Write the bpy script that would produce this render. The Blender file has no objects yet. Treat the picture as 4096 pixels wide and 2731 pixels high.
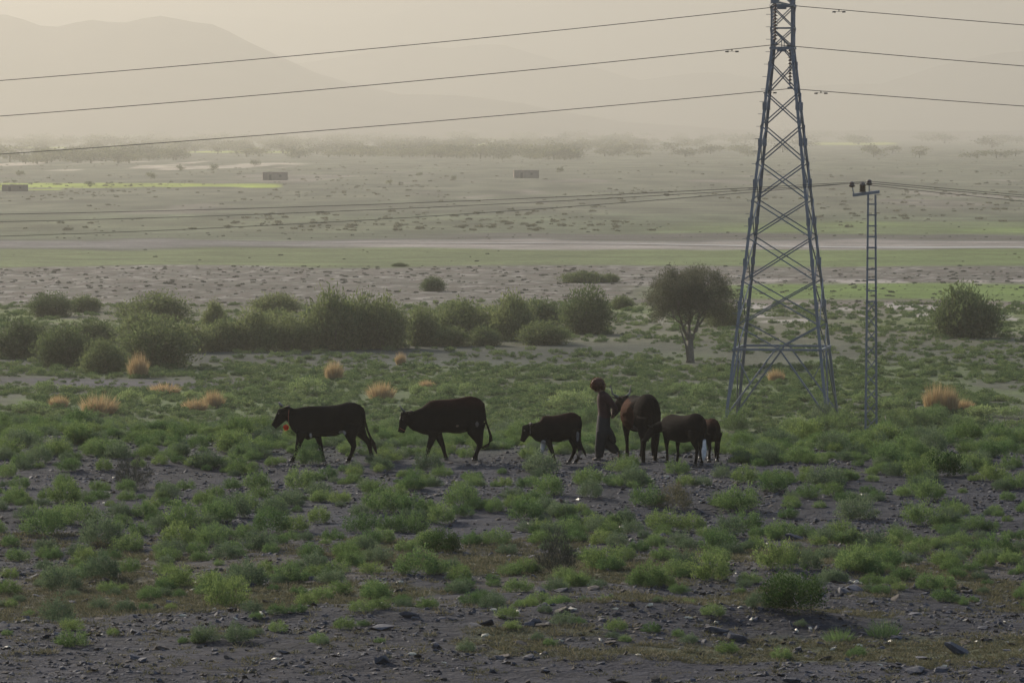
import bpy, math, random
import numpy as np
from mathutils import Vector, Matrix
random.seed(7); rng = np.random.default_rng(7)
R = math.radians
scene = bpy.context.scene
C = scene.collection

# ------------------------------------------------------------------ camera
F = 4700.0; W, H = 1024, 682; HZ = 130.0; CAMZ = 12.9
PITCH = math.atan((H / 2 - HZ) / F)
cam = bpy.data.cameras.new('camera'); cam.sensor_width = 36; cam.lens = F / W * 36
cam.clip_start = 1; cam.clip_end = 60000
camo = bpy.data.objects.new('camera', cam); C.objects.link(camo)
camo.location = (0, 0, CAMZ); camo.rotation_euler = (R(90) - PITCH, 0, 0)
scene.camera = camo

# ------------------------------------------------------------------ sky, sun, exposure
SUN_AZ = 36      # degrees to the left of the view direction
SUN_EL = 24
world = bpy.data.worlds.new('World'); scene.world = world; world.use_nodes = True
wn = world.node_tree.nodes; wl = world.node_tree.links
sky = wn.new('ShaderNodeTexSky'); sky.sky_type = 'NISHITA'; sky.sun_disc = False
sky.sun_elevation = R(SUN_EL); sky.sun_rotation = R(-SUN_AZ)
sky.dust_density = 1.2; sky.air_density = 1.0
wn['Background'].inputs['Strength'].default_value = 0.085
wl.new(sky.outputs[0], wn['Background'].inputs['Color'])
sl = bpy.data.lights.new('sun', 'SUN'); sl.energy = 2.8; sl.angle = R(0.6); sl.color = (1, .89, .73)
so = bpy.data.objects.new('sun', sl); C.objects.link(so)
sd = Vector((-math.sin(R(SUN_AZ)) * math.cos(R(SUN_EL)), math.cos(R(SUN_AZ)) * math.cos(R(SUN_EL)), math.sin(R(SUN_EL))))
so.rotation_euler = sd.to_track_quat('Z', 'Y').to_euler()
scene.view_settings.view_transform = 'Standard'; scene.view_settings.look = 'None'
scene.view_settings.exposure = 1.3; scene.view_settings.gamma = 1.0
scene.view_settings.use_curve_mapping = False
scene.cycles.use_denoising = True
scene.cycles.volume_bounces = 1
scene.cycles.max_bounces = 6; scene.cycles.diffuse_bounces = 3; scene.cycles.transmission_bounces = 3
HAZE_DENSITY = 0.00030; HAZE_G = 0.55; HAZE_COLOR = (.49, .475, .44)

# ------------------------------------------------------------------ small helpers
def tag(o, label=None, cat=None, group=None, kind=None):
    if label: o['label'] = label
    if cat: o['category'] = cat
    if group: o['group'] = group
    if kind: o['kind'] = kind
    return o

def link(name, me, mat=None, parent=None):
    if mat is not None and not me.materials: me.materials.append(mat)
    o = bpy.data.objects.new(name, me); C.objects.link(o)
    if parent is not None: o.parent = parent
    return o

def empty(name, loc=(0, 0, 0), rz=0, sc=1.0):
    o = bpy.data.objects.new(name, None); C.objects.link(o)
    o.location = loc; o.rotation_euler = (0, 0, rz); o.scale = (sc, sc, sc)
    o.empty_display_size = .2
    return o

def np_mesh(name, V, faces, smooth=False):
    """V (n,3); faces = list of index arrays each (m,k)"""
    me = bpy.data.meshes.new(name)
    V = np.asarray(V, np.float32)
    loops = np.concatenate([np.asarray(f).ravel() for f in faces]).astype(np.int32)
    tot = np.concatenate([np.full(len(f), np.asarray(f).shape[1]) for f in faces]).astype(np.int32)
    start = np.concatenate([[0], np.cumsum(tot)[:-1]]).astype(np.int32)
    me.vertices.add(len(V)); me.vertices.foreach_set('co', V.ravel())
    me.loops.add(len(loops)); me.loops.foreach_set('vertex_index', loops)
    me.polygons.add(len(tot)); me.polygons.foreach_set('loop_start', start); me.polygons.foreach_set('loop_total', tot)
    me.polygons.foreach_set('use_smooth', np.full(len(tot), smooth))
    me.update(calc_edges=True); me.validate()
    return me

def set_cols(me, cols, name='zone'):
    a = me.color_attributes.new(name, 'FLOAT_COLOR', 'POINT')
    c = np.ones((len(me.vertices), 4), np.float32); c[:, :3] = cols
    a.data.foreach_set('color', c.ravel())

class MB:
    def __init__(s): s.v = []; s.f = []
    def box(s, c, d, rot=None):
        b = len(s.v); c = Vector(c)
        for z in (-1, 1):
            for x, y in ((-1, -1), (1, -1), (1, 1), (-1, 1)):
                p = Vector((x * d[0] / 2, y * d[1] / 2, z * d[2] / 2))
                s.v.append(tuple(c + (rot @ p if rot else p)))
        s.f += [tuple(b + i for i in q) for q in ((3, 2, 1, 0), (4, 5, 6, 7), (0, 1, 5, 4), (1, 2, 6, 5), (2, 3, 7, 6), (3, 0, 4, 7))]
        return s
    def bar(s, a, b, w, t=None):
        a, b = Vector(a), Vector(b); d = b - a
        return s.box((a + b) / 2, (t or w, w, d.length), d.to_track_quat('Z', 'Y').to_matrix())
    def angle(s, a, b, w, t, x=(1, 0, 0), y=(0, 1, 0)):
        """L section from a to b; flanges along x and y"""
        a, b, x, y = Vector(a), Vector(b), Vector(x), Vector(y)
        prof = [(0, 0), (w, 0), (w, t), (t, t), (t, w), (0, w)]
        i = len(s.v)
        for p in (a, b):
            for u, v in prof: s.v.append(tuple(p + x * u + y * v))
        n = 6
        s.f.append(tuple(i + k for k in range(n))); s.f.append(tuple(i + n + k for k in reversed(range(n))))
        for k in range(n): s.f.append((i + k, i + n + k, i + n + (k + 1) % n, i + (k + 1) % n))
        return s
    def tube(s, pts, rad, n=8, lat=None, rlat=None):
        """tube along pts; with lat (a fixed side vector) the section is an ellipse rlat x rad"""
        pts = [Vector(p) for p in pts]; i0 = len(s.v); m = len(pts)
        if not hasattr(rad, '__len__'): rad = [rad] * m
        if rlat is None: rlat = rad
        for k, p in enumerate(pts):
            d = (pts[min(k + 1, m - 1)] - pts[max(k - 1, 0)]).normalized()
            u = Vector(lat) if lat else (Vector((0, 0, 1)) if abs(d.z) < .9 else Vector((1, 0, 0))).cross(d).normalized()
            u = (u - d * u.dot(d)).normalized(); v = d.cross(u).normalized()
            for j in range(n):
                a = 2 * math.pi * j / n
                s.v.append(tuple(p + u * (rlat[k] * math.cos(a)) + v * (rad[k] * math.sin(a))))
        for k in range(m - 1):
            for j in range(n):
                a, b = i0 + k * n + j, i0 + k * n + (j + 1) % n
                s.f.append((a, b, b + n, a + n))
        s.f.append(tuple(i0 + j for j in reversed(range(n)))); s.f.append(tuple(i0 + (m - 1) * n + j for j in range(n)))
        return s
    def ball(s, c, r, n=10, m=6):
        pts = []; c = Vector(c); r = r if hasattr(r, '__len__') else (r, r, r)
        i0 = len(s.v)
        for k in range(m + 1):
            th = math.pi * (k + .02 if k == 0 else k - .02 if k == m else k) / m
            for j in range(n):
                a = 2 * math.pi * j / n
                s.v.append((c.x + r[0] * math.sin(th) * math.cos(a), c.y + r[1] * math.sin(th) * math.sin(a), c.z - r[2] * math.cos(th)))
        for k in range(m):
            for j in range(n):
                a, b = i0 + k * n + j, i0 + k * n + (j + 1) % n
                s.f.append((a, b, b + n, a + n))
        s.f.append(tuple(i0 + j for j in reversed(range(n)))); s.f.append(tuple(i0 + m * n + j for j in range(n)))
        return s
    def lathe(s, c, prof, n=12):
        i0 = len(s.v)
        for r, z in prof:
            for j in range(n):
                a = 2 * math.pi * j / n
                s.v.append((c[0] + r * math.cos(a), c[1] + r * math.sin(a), c[2] + z))
        m = len(prof)
        for k in range(m - 1):
            for j in range(n):
                a, b = i0 + k * n + j, i0 + k * n + (j + 1) % n
                s.f.append((a, b, b + n, a + n))
        s.f.append(tuple(i0 + j for j in reversed(range(n)))); s.f.append(tuple(i0 + (m - 1) * n + j for j in range(n)))
        return s
    def mesh(s, name, smooth=False):
        me = bpy.data.meshes.new(name); me.from_pydata(s.v, [], s.f); me.update()
        if smooth:
            me.polygons.foreach_set('use_smooth', np.ones(len(me.polygons), bool))
        return me
    def build(s, name, mat, parent=None, smooth=False):
        return link(name, s.mesh(name, smooth), mat, parent)

def fused(mb, voxel=.02, smooth=4):
    """the union of the closed pieces of mb as ONE continuous skin"""
    import bmesh
    tm = mb.mesh('tmp'); bm = bmesh.new(); bm.from_mesh(tm); bmesh.ops.recalc_face_normals(bm, faces=bm.faces); bm.to_mesh(tm); bm.free()
    tmp = bpy.data.objects.new('tmp', tm); C.objects.link(tmp)
    m = tmp.modifiers.new('r', 'REMESH'); m.mode = 'VOXEL'; m.voxel_size = voxel; m.use_smooth_shade = True
    m = tmp.modifiers.new('s', 'SMOOTH'); m.iterations = smooth; m.factor = .5
    dg = bpy.context.evaluated_depsgraph_get(); dg.update()
    me = bpy.data.meshes.new_from_object(tmp.evaluated_get(dg))
    me.polygons.foreach_set('use_smooth', np.ones(len(me.polygons), bool))
    bpy.data.objects.remove(tmp)
    return me

def verts_np(me):
    a = np.empty(len(me.vertices) * 3, np.float32); me.vertices.foreach_get('co', a); return a.reshape(-1, 3)

# lattice value noise
_tab = rng.random((256, 256))
def vnoise(x, y):
    x = np.asarray(x, float); y = np.asarray(y, float)
    xi = np.floor(x).astype(int); yi = np.floor(y).astype(int); fx = x - xi; fy = y - yi
    fx = fx * fx * (3 - 2 * fx); fy = fy * fy * (3 - 2 * fy)
    t = lambda a, b: _tab[a % 256, b % 256]
    return (t(xi, yi) * (1 - fx) + t(xi + 1, yi) * fx) * (1 - fy) + (t(xi, yi + 1) * (1 - fx) + t(xi + 1, yi + 1) * fx) * fy
def fbm(x, y, o=3):
    s = 0; a = .5; n = 0
    for k in range(o):
        s = s + a * vnoise(x * 2 ** k + 17 * k, y * 2 ** k + 5 * k); n += a; a *= .5
    return s / n
def sstep(a, b, x):
    t = np.clip((x - a) / (b - a), 0, 1); return t * t * (3 - 2 * t)

# ------------------------------------------------------------------ terrain
def hgt(x, y):
    x = np.asarray(x, float); y = np.asarray(y, float)
    near = 5.9 + .5 * (fbm(x / 9 + 3, y / 9 + 8, 2) - .5) * sstep(40, 60, y) + .20 * (fbm(x / 1.7, y / 1.7, 4) - .5)
    near = near + .45 * np.exp(-((x - 8.6) / 2.2) ** 2 - ((y - 62.5) / 2.6) ** 2)
    near = near + .16 * np.exp(-((y - 66.5 - .25 * np.sin(x)) / .9) ** 2) * (.5 + .5 * np.sin(x * .35 + 1))
    t = sstep(100, 184, y + 2.0 * np.sin(x * .17 + .6))
    far = .35 * (fbm(x / 22, y / 22, 2) - .5) * (1 - sstep(300, 600, y))
    return near * (1 - t) + far * t

def ray(px, py):
    d = Vector(((px - W / 2) / F, -(py - H / 2) / F, -1)); d.rotate(camo.rotation_euler); return d
_Ys = np.concatenate([np.arange(50, 140, .15), np.arange(140, 400, .6), np.geomspace(400, 12000, 900)])
def ground(px, py):
    d = ray(px, py); t = _Ys / d.y
    z = CAMZ + d.z * t; g = hgt(d.x * t, _Ys)
    i = int(np.argmax(z < g)); Y = _Ys[i] if (z < g).any() else 9000.
    return Vector((d.x / d.y * Y, Y, float(hgt(d.x / d.y * Y, Y))))
def at(px, py, Y):
    d = ray(px, py); return Vector((d.x / d.y * Y, Y, CAMZ + d.z / d.y * Y))
def px_of(p):  # metres to pixel x (for choosing what lies in view)
    return W / 2 + F * p[0] / p[1]

# ------------------------------------------------------------------ materials
def mat_new(name):
    m = bpy.data.materials.new(name); m.use_nodes = True
    return m, m.node_tree.nodes, m.node_tree.links, m.node_tree.nodes['Principled BSDF']
def N(nt, typ, **kw):
    n = nt.new(typ)
    for k, v in kw.items(): setattr(n, k, v)
    return n

def ramp2(nt, lk, fac, c0, c1, p0=.0, p1=1.):
    r = nt.new('ShaderNodeValToRGB'); lk.new(fac, r.inputs[0])
    r.color_ramp.elements[0].color = (*c0, 1); r.color_ramp.elements[1].color = (*c1, 1)
    r.color_ramp.elements[0].position = p0; r.color_ramp.elements[1].position = p1
    return r.outputs[0]

def foliage(name, c0, c1, trans=.35, objvar=.35, rough=.8):
    m, nt, lk, p = mat_new(name)
    g = nt.new('ShaderNodeNewGeometry'); oi = nt.new('ShaderNodeObjectInfo')
    col = ramp2(nt, lk, g.outputs['Random Per Island'], c0, c1)
    hs = nt.new('ShaderNodeHueSaturation'); lk.new(col, hs.inputs['Color'])
    mr = nt.new('ShaderNodeMapRange'); lk.new(oi.outputs['Random'], mr.inputs[0])
    mr.inputs[3].default_value = 1 - objvar; mr.inputs[4].default_value = 1 + objvar; lk.new(mr.outputs[0], hs.inputs['Value'])
    mh = nt.new('ShaderNodeMapRange'); lk.new(oi.outputs['Random'], mh.inputs[0])
    mh.inputs[3].default_value = .5 + .07 * objvar; mh.inputs[4].default_value = .5 - .07 * objvar; lk.new(mh.outputs[0], hs.inputs['Hue'])
    p.inputs['Roughness'].default_value = rough; p.inputs['Specular IOR Level'].default_value = .2
    lk.new(hs.outputs[0], p.inputs['Base Color'])
    tr = nt.new('ShaderNodeBsdfTranslucent'); lk.new(hs.outputs[0], tr.inputs[0])
    mx = nt.new('ShaderNodeMixShader'); mx.inputs[0].default_value = trans
    lk.new(p.outputs[0], mx.inputs[1]); lk.new(tr.outputs[0], mx.inputs[2])
    lk.new(mx.outputs[0], nt['Material Output'].inputs[0])
    return m

def solid(name, c0, c1, scale=6., rough=.7, metal=0., bump=0., bscale=30., objvar=0., spec=.4):
    m, nt, lk, p = mat_new(name)
    tc = nt.new('ShaderNodeTexCoord'); nz = nt.new('ShaderNodeTexNoise')
    nz.inputs['Scale'].default_value = scale; nz.inputs['Detail'].default_value = 5
    lk.new(tc.outputs['Object'], nz.inputs['Vector'])
    col = ramp2(nt, lk, nz.outputs[0], c0, c1, .3, .7)
    if objvar:
        oi = nt.new('ShaderNodeObjectInfo'); hs = nt.new('ShaderNodeHueSaturation'); mr = nt.new('ShaderNodeMapRange')
        lk.new(oi.outputs['Random'], mr.inputs[0]); mr.inputs[3].default_value = 1 - objvar; mr.inputs[4].default_value = 1 + objvar
        lk.new(mr.outputs[0], hs.inputs['Value']); lk.new(col, hs.inputs['Color']); col = hs.outputs[0]
    lk.new(col, p.inputs['Base Color'])
    p.inputs['Roughness'].default_value = rough; p.inputs['Metallic'].default_value = metal
    p.inputs['Specular IOR Level'].default_value = spec
    if bump:
        n2 = nt.new('ShaderNodeTexNoise'); n2.inputs['Scale'].default_value = bscale; n2.inputs['Detail'].default_value = 4
        lk.new(tc.outputs['Object'], n2.inputs['Vector'])
        b = nt.new('ShaderNodeBump'); b.inputs['Strength'].default_value = bump; b.inputs['Distance'].default_value = .02
        lk.new(n2.outputs[0], b.inputs['Height']); lk.new(b.outputs[0], p.inputs['Normal'])
    return m

def attr_mat(name, rough=.8, spec=.2, noise=((.7, .5),), bump=(), sheen=0., vary=(.6, 1.4)):
    """colour from the mesh's 'zone' attribute, varied by noises given as (scale per metre, weight)"""
    m, nt, lk, p = mat_new(name)
    at_ = nt.new('ShaderNodeAttribute'); at_.attribute_name = 'zone'
    tc = nt.new('ShaderNodeTexCoord'); col = at_.outputs['Color']
    for sc_, wt in noise:
        nz = nt.new('ShaderNodeTexNoise'); nz.inputs['Scale'].default_value = sc_; nz.inputs['Detail'].default_value = 4
        nz.inputs['Roughness'].default_value = .65
        lk.new(tc.outputs['Object'], nz.inputs['Vector'])
        mr = nt.new('ShaderNodeMapRange'); mr.inputs[1].default_value = .3; mr.inputs[2].default_value = .7
        mr.inputs[3].default_value = 1 - wt; mr.inputs[4].default_value = 1 + wt; lk.new(nz.outputs[0], mr.inputs[0])
        vm = nt.new('ShaderNodeVectorMath'); vm.operation = 'SCALE'; lk.new(col, vm.inputs[0]); lk.new(mr.outputs[0], vm.inputs['Scale'])
        col = vm.outputs[0]
    lk.new(col, p.inputs['Base Color'])
    p.inputs['Roughness'].default_value = rough; p.inputs['Specular IOR Level'].default_value = spec
    if sheen:
        p.inputs['Sheen Weight'].default_value = sheen; p.inputs['Sheen Roughness'].default_value = .4
    prev = None
    for sc_, dist in bump:
        nz = nt.new('ShaderNodeTexNoise'); nz.inputs['Scale'].default_value = sc_; nz.inputs['Detail'].default_value = 5
        lk.new(tc.outputs['Object'], nz.inputs['Vector'])
        b = nt.new('ShaderNodeBump'); b.inputs['Strength'].default_value = .8; b.inputs['Distance'].default_value = dist
        lk.new(nz.outputs[0], b.inputs['Height'])
        if prev: lk.new(prev, b.inputs['Normal'])
        prev = b.outputs[0]
    if prev: lk.new(prev, p.inputs['Normal'])
    return m

M = {}
M['ground'] = attr_mat('ground_soil', .95, .1, noise=((9., .3), (1.3, .3), (.12, .22), (.03, .2)), bump=((14., .05), (3., .12)))
M['hill'] = solid('hill_rock', (.07, .06, .05), (.125, .105, .085), .004, .95, spec=.05)
M['shrub'] = foliage('shrub_leaf', (.085, .145, .05), (.165, .24, .085), .4, .28)
M['shrub_dark'] = foliage('dark_shrub_leaf', (.028, .062, .016), (.06, .105, .026), .35, .15)
M['shrub_grey'] = foliage('grey_twig', (.045, .05, .04), (.09, .095, .075), .2, .2)
M['plain'] = foliage('plain_shrub_leaf', (.07, .12, .045), (.145, .20, .075), .45, .35)
M['sage'] = foliage('sage_leaf', (.13, .19, .065), (.25, .32, .13), .5, .2)
M['tamarisk'] = foliage('tamarisk_leaf', (.085, .115, .045), (.165, .20, .08), .5, .3)
M['acacia'] = foliage('thorn_tree_leaf', (.07, .075, .045), (.13, .135, .085), .4, .1)
M['fartree'] = foliage('distant_leaf', (.115, .13, .055), (.175, .19, .085), .4, .3)
M['valley'] = foliage('valley_scrub_leaf', (.12, .12, .075), (.18, .175, .11), .4, .25)
M['straw'] = foliage('straw_blade', (.29, .19, .085), (.50, .38, .21), .5, 0)
M['stalk'] = foliage('pale_stalk', (.36, .30, .15), (.55, .48, .26), .5, .1)
M['grass'] = foliage('short_grass', (.085, .085, .045), (.16, .145, .085), .35, .3)
M['bark'] = solid('bark', (.10, .085, .065), (.17, .15, .12), 8, .9, bump=.5)
M['slate'] = solid('slate', (.028, .028, .036), (.068, .066, .08), 5, .8, bump=.4, bscale=18, objvar=.35, spec=.5)
M['pale'] = solid('pale_chip', (.42, .36, .26), (.62, .55, .41), 9, .5, spec=.5)  # on the chips this pale colour imitates sunlight caught by stones
M['steel'] = solid('galvanised_steel', (.115, .13, .165), (.175, .195, .23), 1.2, .5, .25, spec=.5, objvar=.15)
M['cable'] = solid('cable', (.03, .03, .032), (.05, .05, .05), 3, .6)
M['glass'] = solid('insulator_glaze', (.045, .02, .014), (.08, .035, .025), 3, .12, spec=.7)
M['hide'] = attr_mat('hide', .8, .015, noise=((14., .25),), bump=((45., .012),))
M['ear'] = solid('ear_hide', (.012, .01, .009), (.03, .022, .018), 12, .8, spec=.15)
M['horn'] = solid('horn', (.10, .09, .075), (.22, .20, .17), 10, .5)
M['red'] = foliage('red_yarn', (.85, .055, .02), (.95, .10, .03), .5, 0)
M['cord'] = solid('cord', (.20, .05, .03), (.28, .08, .04), 20, .9)
M['hoof'] = solid('hoof', (.02, .018, .016), (.04, .035, .03), 10, .5)
M['skin'] = solid('skin', (.16, .085, .055), (.21, .115, .075), 10, .6)
M['hair'] = solid('hair', (.06, .018, .008), (.13, .04, .016), 30, .5, bump=.8, bscale=60)
M['strand'] = foliage('hair_strand', (.04, .013, .005), (.13, .042, .015), .45, 0)
M['jacket'] = solid('jacket_cloth', (.024, .006, .006), (.04, .010, .009), 9, .9, bump=.4, bscale=14)
M['tunic'] = solid('tunic_cloth', (.010, .0095, .011), (.021, .02, .023), 5, .9, bump=.6, bscale=9)
M['trouser'] = solid('trouser_cloth', (.006, .006, .008), (.012, .012, .015), 6, .9, bump=.6, bscale=9)
M['mud'] = solid('mud_brick', (.175, .145, .115), (.23, .19, .15), 1.2, .95, bump=.5, bscale=4)
M['dark'] = solid('dark_opening', (.09, .07, .055), (.11, .085, .065), 3, .9)

# ------------------------------------------------------------------ ground sheet
def zone_colour(x, y):
    n = len(x); c = np.zeros((n, 3))
    px = W / 2 + F * x / np.maximum(y, 40)
    wob = (fbm(x / 14, y / 40 + 9, 3) - .5)
    d = y * (1 + .05 * wob)
    def put(col, w): 
        nonlocal c
        w = np.clip(w, 0, 1)[:, None]; c = c * (1 - w) + np.array(col) * w
    band = lambda a, b, s: sstep(a - s, a + s, d) * (1 - sstep(b - s, b + s, d))
    c[:] = (.031, .032, .04)
    patch = fbm(x / 2.2 + 4, y / 3.2, 4); patch2 = fbm(x / 1.3 + 44, y / 2.1 + 7, 3)
    olive = sstep(.46, .62, patch)
    put((.088, .09, .05), olive * band(68, 77, 1.2) * .9)
    put((.082, .09, .046), olive * band(61.2, 64.2, .5) * .9)
    put((.095, .082, .066), sstep(.5, .65, patch2) * band(69, 79, 2) * .6)
    put((.024, .026, .034), band(82, 104, 3) * .7)
    put((.036, .036, .046), band(30, 61, .6) * .7)
    put((.045, .055, .034), band(104, 190, 5) * .8)
    # lower plain
    put((.075, .082, .056), sstep(180, 195, d))
    put((.085, .115, .045), sstep(.42, .58, fbm(x / 7, y / 16, 3)) * band(195, 268, 8) * .9)
    put((.048, .056, .046), band(258, 284, 5) * (1 - sstep(560, 720, px)) * .9)
    put((.06, .058, .066), band(236, 243, 2) * (1 - sstep(170, 330, px)) * .9)
    put((.115, .115, .075), band(284, 352, 8) * .9)
    put((.12, .155, .05), sstep(.55, .66, fbm(x / 12 + 9, y / 30, 2)) * band(300, 352, 5) * .8)
    stony = band(352, 446, 5)
    put((.112, .106, .086), stony)
    put((.12, .10, .085), stony * sstep(.5, .62, vnoise(x / .55, y / 2.2)) * .7)
    put((.24, .22, .195), stony * sstep(.66, .8, vnoise(x / .7 + 9, y / 2.6)) * .8)
    salt = sstep(610, 700, px)
    put((.115, .17, .04), band(358, 392, 5) * salt)
    put((.15, .13, .105), band(340, 358, 5) * salt)
    put((.32, .29, .255), salt * sstep(.5, .6, vnoise(x / 2.2, y / 7)) * np.maximum(band(392, 404, 3), band(337, 352, 3)))
    put((.32, .29, .255), salt * sstep(.62, .7, vnoise(x / 2.0 + 5, y / 7)) * band(318, 332, 3) * .9)
    put((.12, .145, .06), band(446, 512, 5))
    put((.13, .175, .055), band(446, 512, 5) * sstep(560, 900, px) * .8)
    put((.15, .14, .13), band(520, 552, 6)); put((.27, .24, .21), band(512, 546, 4) * sstep(280, 420, px) * .8)
    put((.095, .085, .075), band(556, 585, 6) * sstep(300, 500, px) * .8)
    put((.105, .118, .07), sstep(552, 560, d) * (1 - band(556, 585, 6) * sstep(300, 500, px)))
    put((.12, .16, .05), band(590, 660, 9) * sstep(560, 820, px) * (.5 + .5 * sstep(.4, .6, fbm(x / 25, y / 60, 2))))
    put((.125, .13, .075), band(600, 690, 30) * (1 - sstep(300, 600, px)) * .6)
    put((.115, .118, .078), sstep(700, 760, d))
    put((.18, .16, .13), sstep(.58, .7, fbm(x / 18, y / 120, 3)) * sstep(700, 760, d) * .7)
    put((.27, .33, .05), band(1062, 1150, 6) * (1 - sstep(276, 284, px)))
    put((.27, .33, .05), band(1015, 1040, 5) * (1 - sstep(58, 66, px)))
    put((.115, .122, .075), sstep(1300, 1600, d) * .8)
    put((.42, .36, .28), sstep(.57, .65, fbm(x / 16, y / 150 + 3, 3)) * band(1500, 1950, 60) * (1 - sstep(280, 320, px)))
    put((.34, .40, .06), sstep(.5, .6, fbm(x / 60 + 2, y / 400 + 1, 2)) * band(2700, 3600, 120) * (1 - sstep(270, 330, px)))
    put((.38, .42, .07), band(4100, 5000, 150) * (sstep(460, 470, px) * (1 - sstep(515, 525, px)) + sstep(805, 815, px) * (1 - sstep(890, 900, px))))
    far_ = sstep(552, 620, d)[:, None]; c = c * (1 + far_ * (.7 * (fbm(x / 14 + 3, y / 70, 4)[:, None] - .5) + .5 * (vnoise(x / 5, y / 30)[:, None] - .5)))
    return c

rows = np.concatenate([[-9000, -5000, -2500, -1200, -500, -200, -60, 0, 20, 35, 45, 50], np.arange(52, 132, .3), np.arange(132, 200, 1.5),
                       CAMZ * F / np.arange(432 - HZ, 4.7, -.45), [14000, 16000, 20000, 24000]])
rows = np.unique(rows)
nc = 230
u = np.linspace(-1, 1, nc)
side = np.geomspace(1, 400, 16)
gx = []
for D in rows:
    a = .125 * abs(D) + 6
    e = a + np.cumsum(side) / np.sum(side) * (9000 if abs(D) < 9000 else abs(D))
    gx.append(np.concatenate([-e[::-1], u * a, e]))
gx = np.array(gx); ncol = gx.shape[1]
gy = np.repeat(rows[:, None], ncol, 1)
X, Y = gx.ravel(), gy.ravel()
Z = hgt(X, Y)
Z = np.where(Y < 20, hgt(X, np.full_like(Y, 20)), Z)
idx = np.arange(len(rows) * ncol).reshape(len(rows), ncol)
quads = np.stack([idx[:-1, :-1], idx[:-1, 1:], idx[1:, 1:], idx[1:, :-1]], -1).reshape(-1, 4)
gm = np_mesh('ground', np.stack([X, Y, Z], 1), [quads], True)
set_cols(gm, zone_colour(X, Y))
tag(link('ground', gm, M['ground']), kind='structure')

# river: a thin sheet of water in its pale wash
def water():
    m, nt, lk, p = mat_new('river_water')
    p.inputs['Base Color'].default_value = (.30, .28, .25, 1); p.inputs['Roughness'].default_value = .65
    p.inputs['Specular IOR Level'].default_value = .3
    return m
xs = np.linspace(-40, 90, 120); mid = np.interp(xs, [-40, 0, 30, 60, 90], [552, 536, 522, 514, 508]) + 2.5 * np.sin(xs * .13)
wid = np.interp(xs, [-40, -15, 10, 40, 90], [.2, .8, 1.6, 3, 3.5]) * (.7 + .6 * fbm(xs / 6, xs * 0, 2))
V = np.concatenate([np.stack([xs, mid - wid, hgt(xs, mid - wid) + .06], 1), np.stack([xs, mid + wid, hgt(xs, mid + wid) + .06], 1)])
i = np.arange(119)
tag(link('river', np_mesh('river', V, [np.stack([i, i + 1, i + 121, i + 120], 1)], True), water()), kind='structure')

# ------------------------------------------------------------------ hills
def hill(name, prof, D, depth, seed, rough=.10, xpad=3.0):
    """ridge whose crest follows prof (pixel x, pixel y) at distance D, with spurs and gullies"""
    pxs = np.linspace(-W * xpad, W * (1 + xpad), 420)
    ys = np.interp(pxs, [p[0] for p in prof], [p[1] for p in prof])
    ys = ys + (fbm(pxs / 40 + seed, pxs * 0 + seed, 4) - .5) * 5
    crest = CAMZ + (HZ - ys) / F * D
    xw = (pxs - W / 2) / F * D
    nr = 44; v = np.linspace(-1, 1.0, nr)
    G = []
    for k in v:
        sh = np.clip(1 - abs(k), 0, 1)
        sh = sh ** 1.15 if k < 0 else sh
        spur = fbm(xw / (depth * .22) + seed * 3, np.full_like(xw, k * 1.6 + seed), 4) - .5
        z = crest * sh * (1 + rough * 6 * spur * sh * (1 - sh)) - 4
        y = D + k * depth + spur * depth * .15 * (1 - abs(k))
        G.append(np.stack([xw * (y / D), y, z], 1))
    V = np.concatenate(G); idx = np.arange(len(V)).reshape(nr, len(xw))
    q = np.stack([idx[:-1, :-1], idx[:-1, 1:], idx[1:, 1:], idx[1:, :-1]], -1).reshape(-1, 4)
    return tag(link(name, np_mesh(name, V, [q], True), M['hill']), kind='structure')
hill('hill', [(-3000, 40), (-900, 20), (-300, 30), (-60, 4), (0, 8.5), (13, 8.5), (27, 15), (42, 20.6), (60, 20.6), (91, 14), (122, 19), (136, 14.5), (157, 11.7),
              (181, 13.8), (217, 19.6), (240, 34), (276, 52), (315, 68), (351, 80), (393, 89), (478, 94), (540, 104), (620, 118), (760, 127), (1400, 128), (4000, 128)], 7200, 1400, 1, .12)
hill('hill', [(-3000, 60), (200, 70), (300, 60), (345, 52), (400, 39), (450, 44), (500, 40), (560, 58), (640, 76), (720, 70), (800, 84), (880, 80), (930, 64), (957, 58), (990, 51), (1024, 47), (1200, 20), (4000, 50)], 10500, 2000, 2, .08)
hill('hill', [(-3000, 0), (-300, -10), (200, 10), (330, 22), (400, 8), (457, -6), (520, 6), (600, -8), (700, 2), (800, -12), (900, 0), (1000, -14), (1400, -25), (4000, 0)], 16500, 3000, 3, .08)

# ------------------------------------------------------------------ haze
def haze():
    m = bpy.data.materials.new('haze_air'); m.use_nodes = True; nt = m.node_tree.nodes; nt.clear()
    out = nt.new('ShaderNodeOutputMaterial'); pv = nt.new('ShaderNodeVolumePrincipled')
    pv.inputs['Color'].default_value = (*HAZE_COLOR, 1); pv.inputs['Density'].default_value = HAZE_DENSITY
    pv.inputs['Anisotropy'].default_value = HAZE_G
    pv.inputs['Density Attribute'].default_value = ''; pv.inputs['Color Attribute'].default_value = ''; pv.inputs['Temperature Attribute'].default_value = ''
    m.node_tree.links.new(pv.outputs[0], out.inputs['Volume'])
    zt = 640; zb = -7
    o = MB().box((0, 4000, (zt + zb) / 2), (62000, 62000, zt - zb)).build('haze', m)
    tag(o, 'warm dusty haze filling the whole valley air', 'haze', kind='stuff')
haze()

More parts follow.
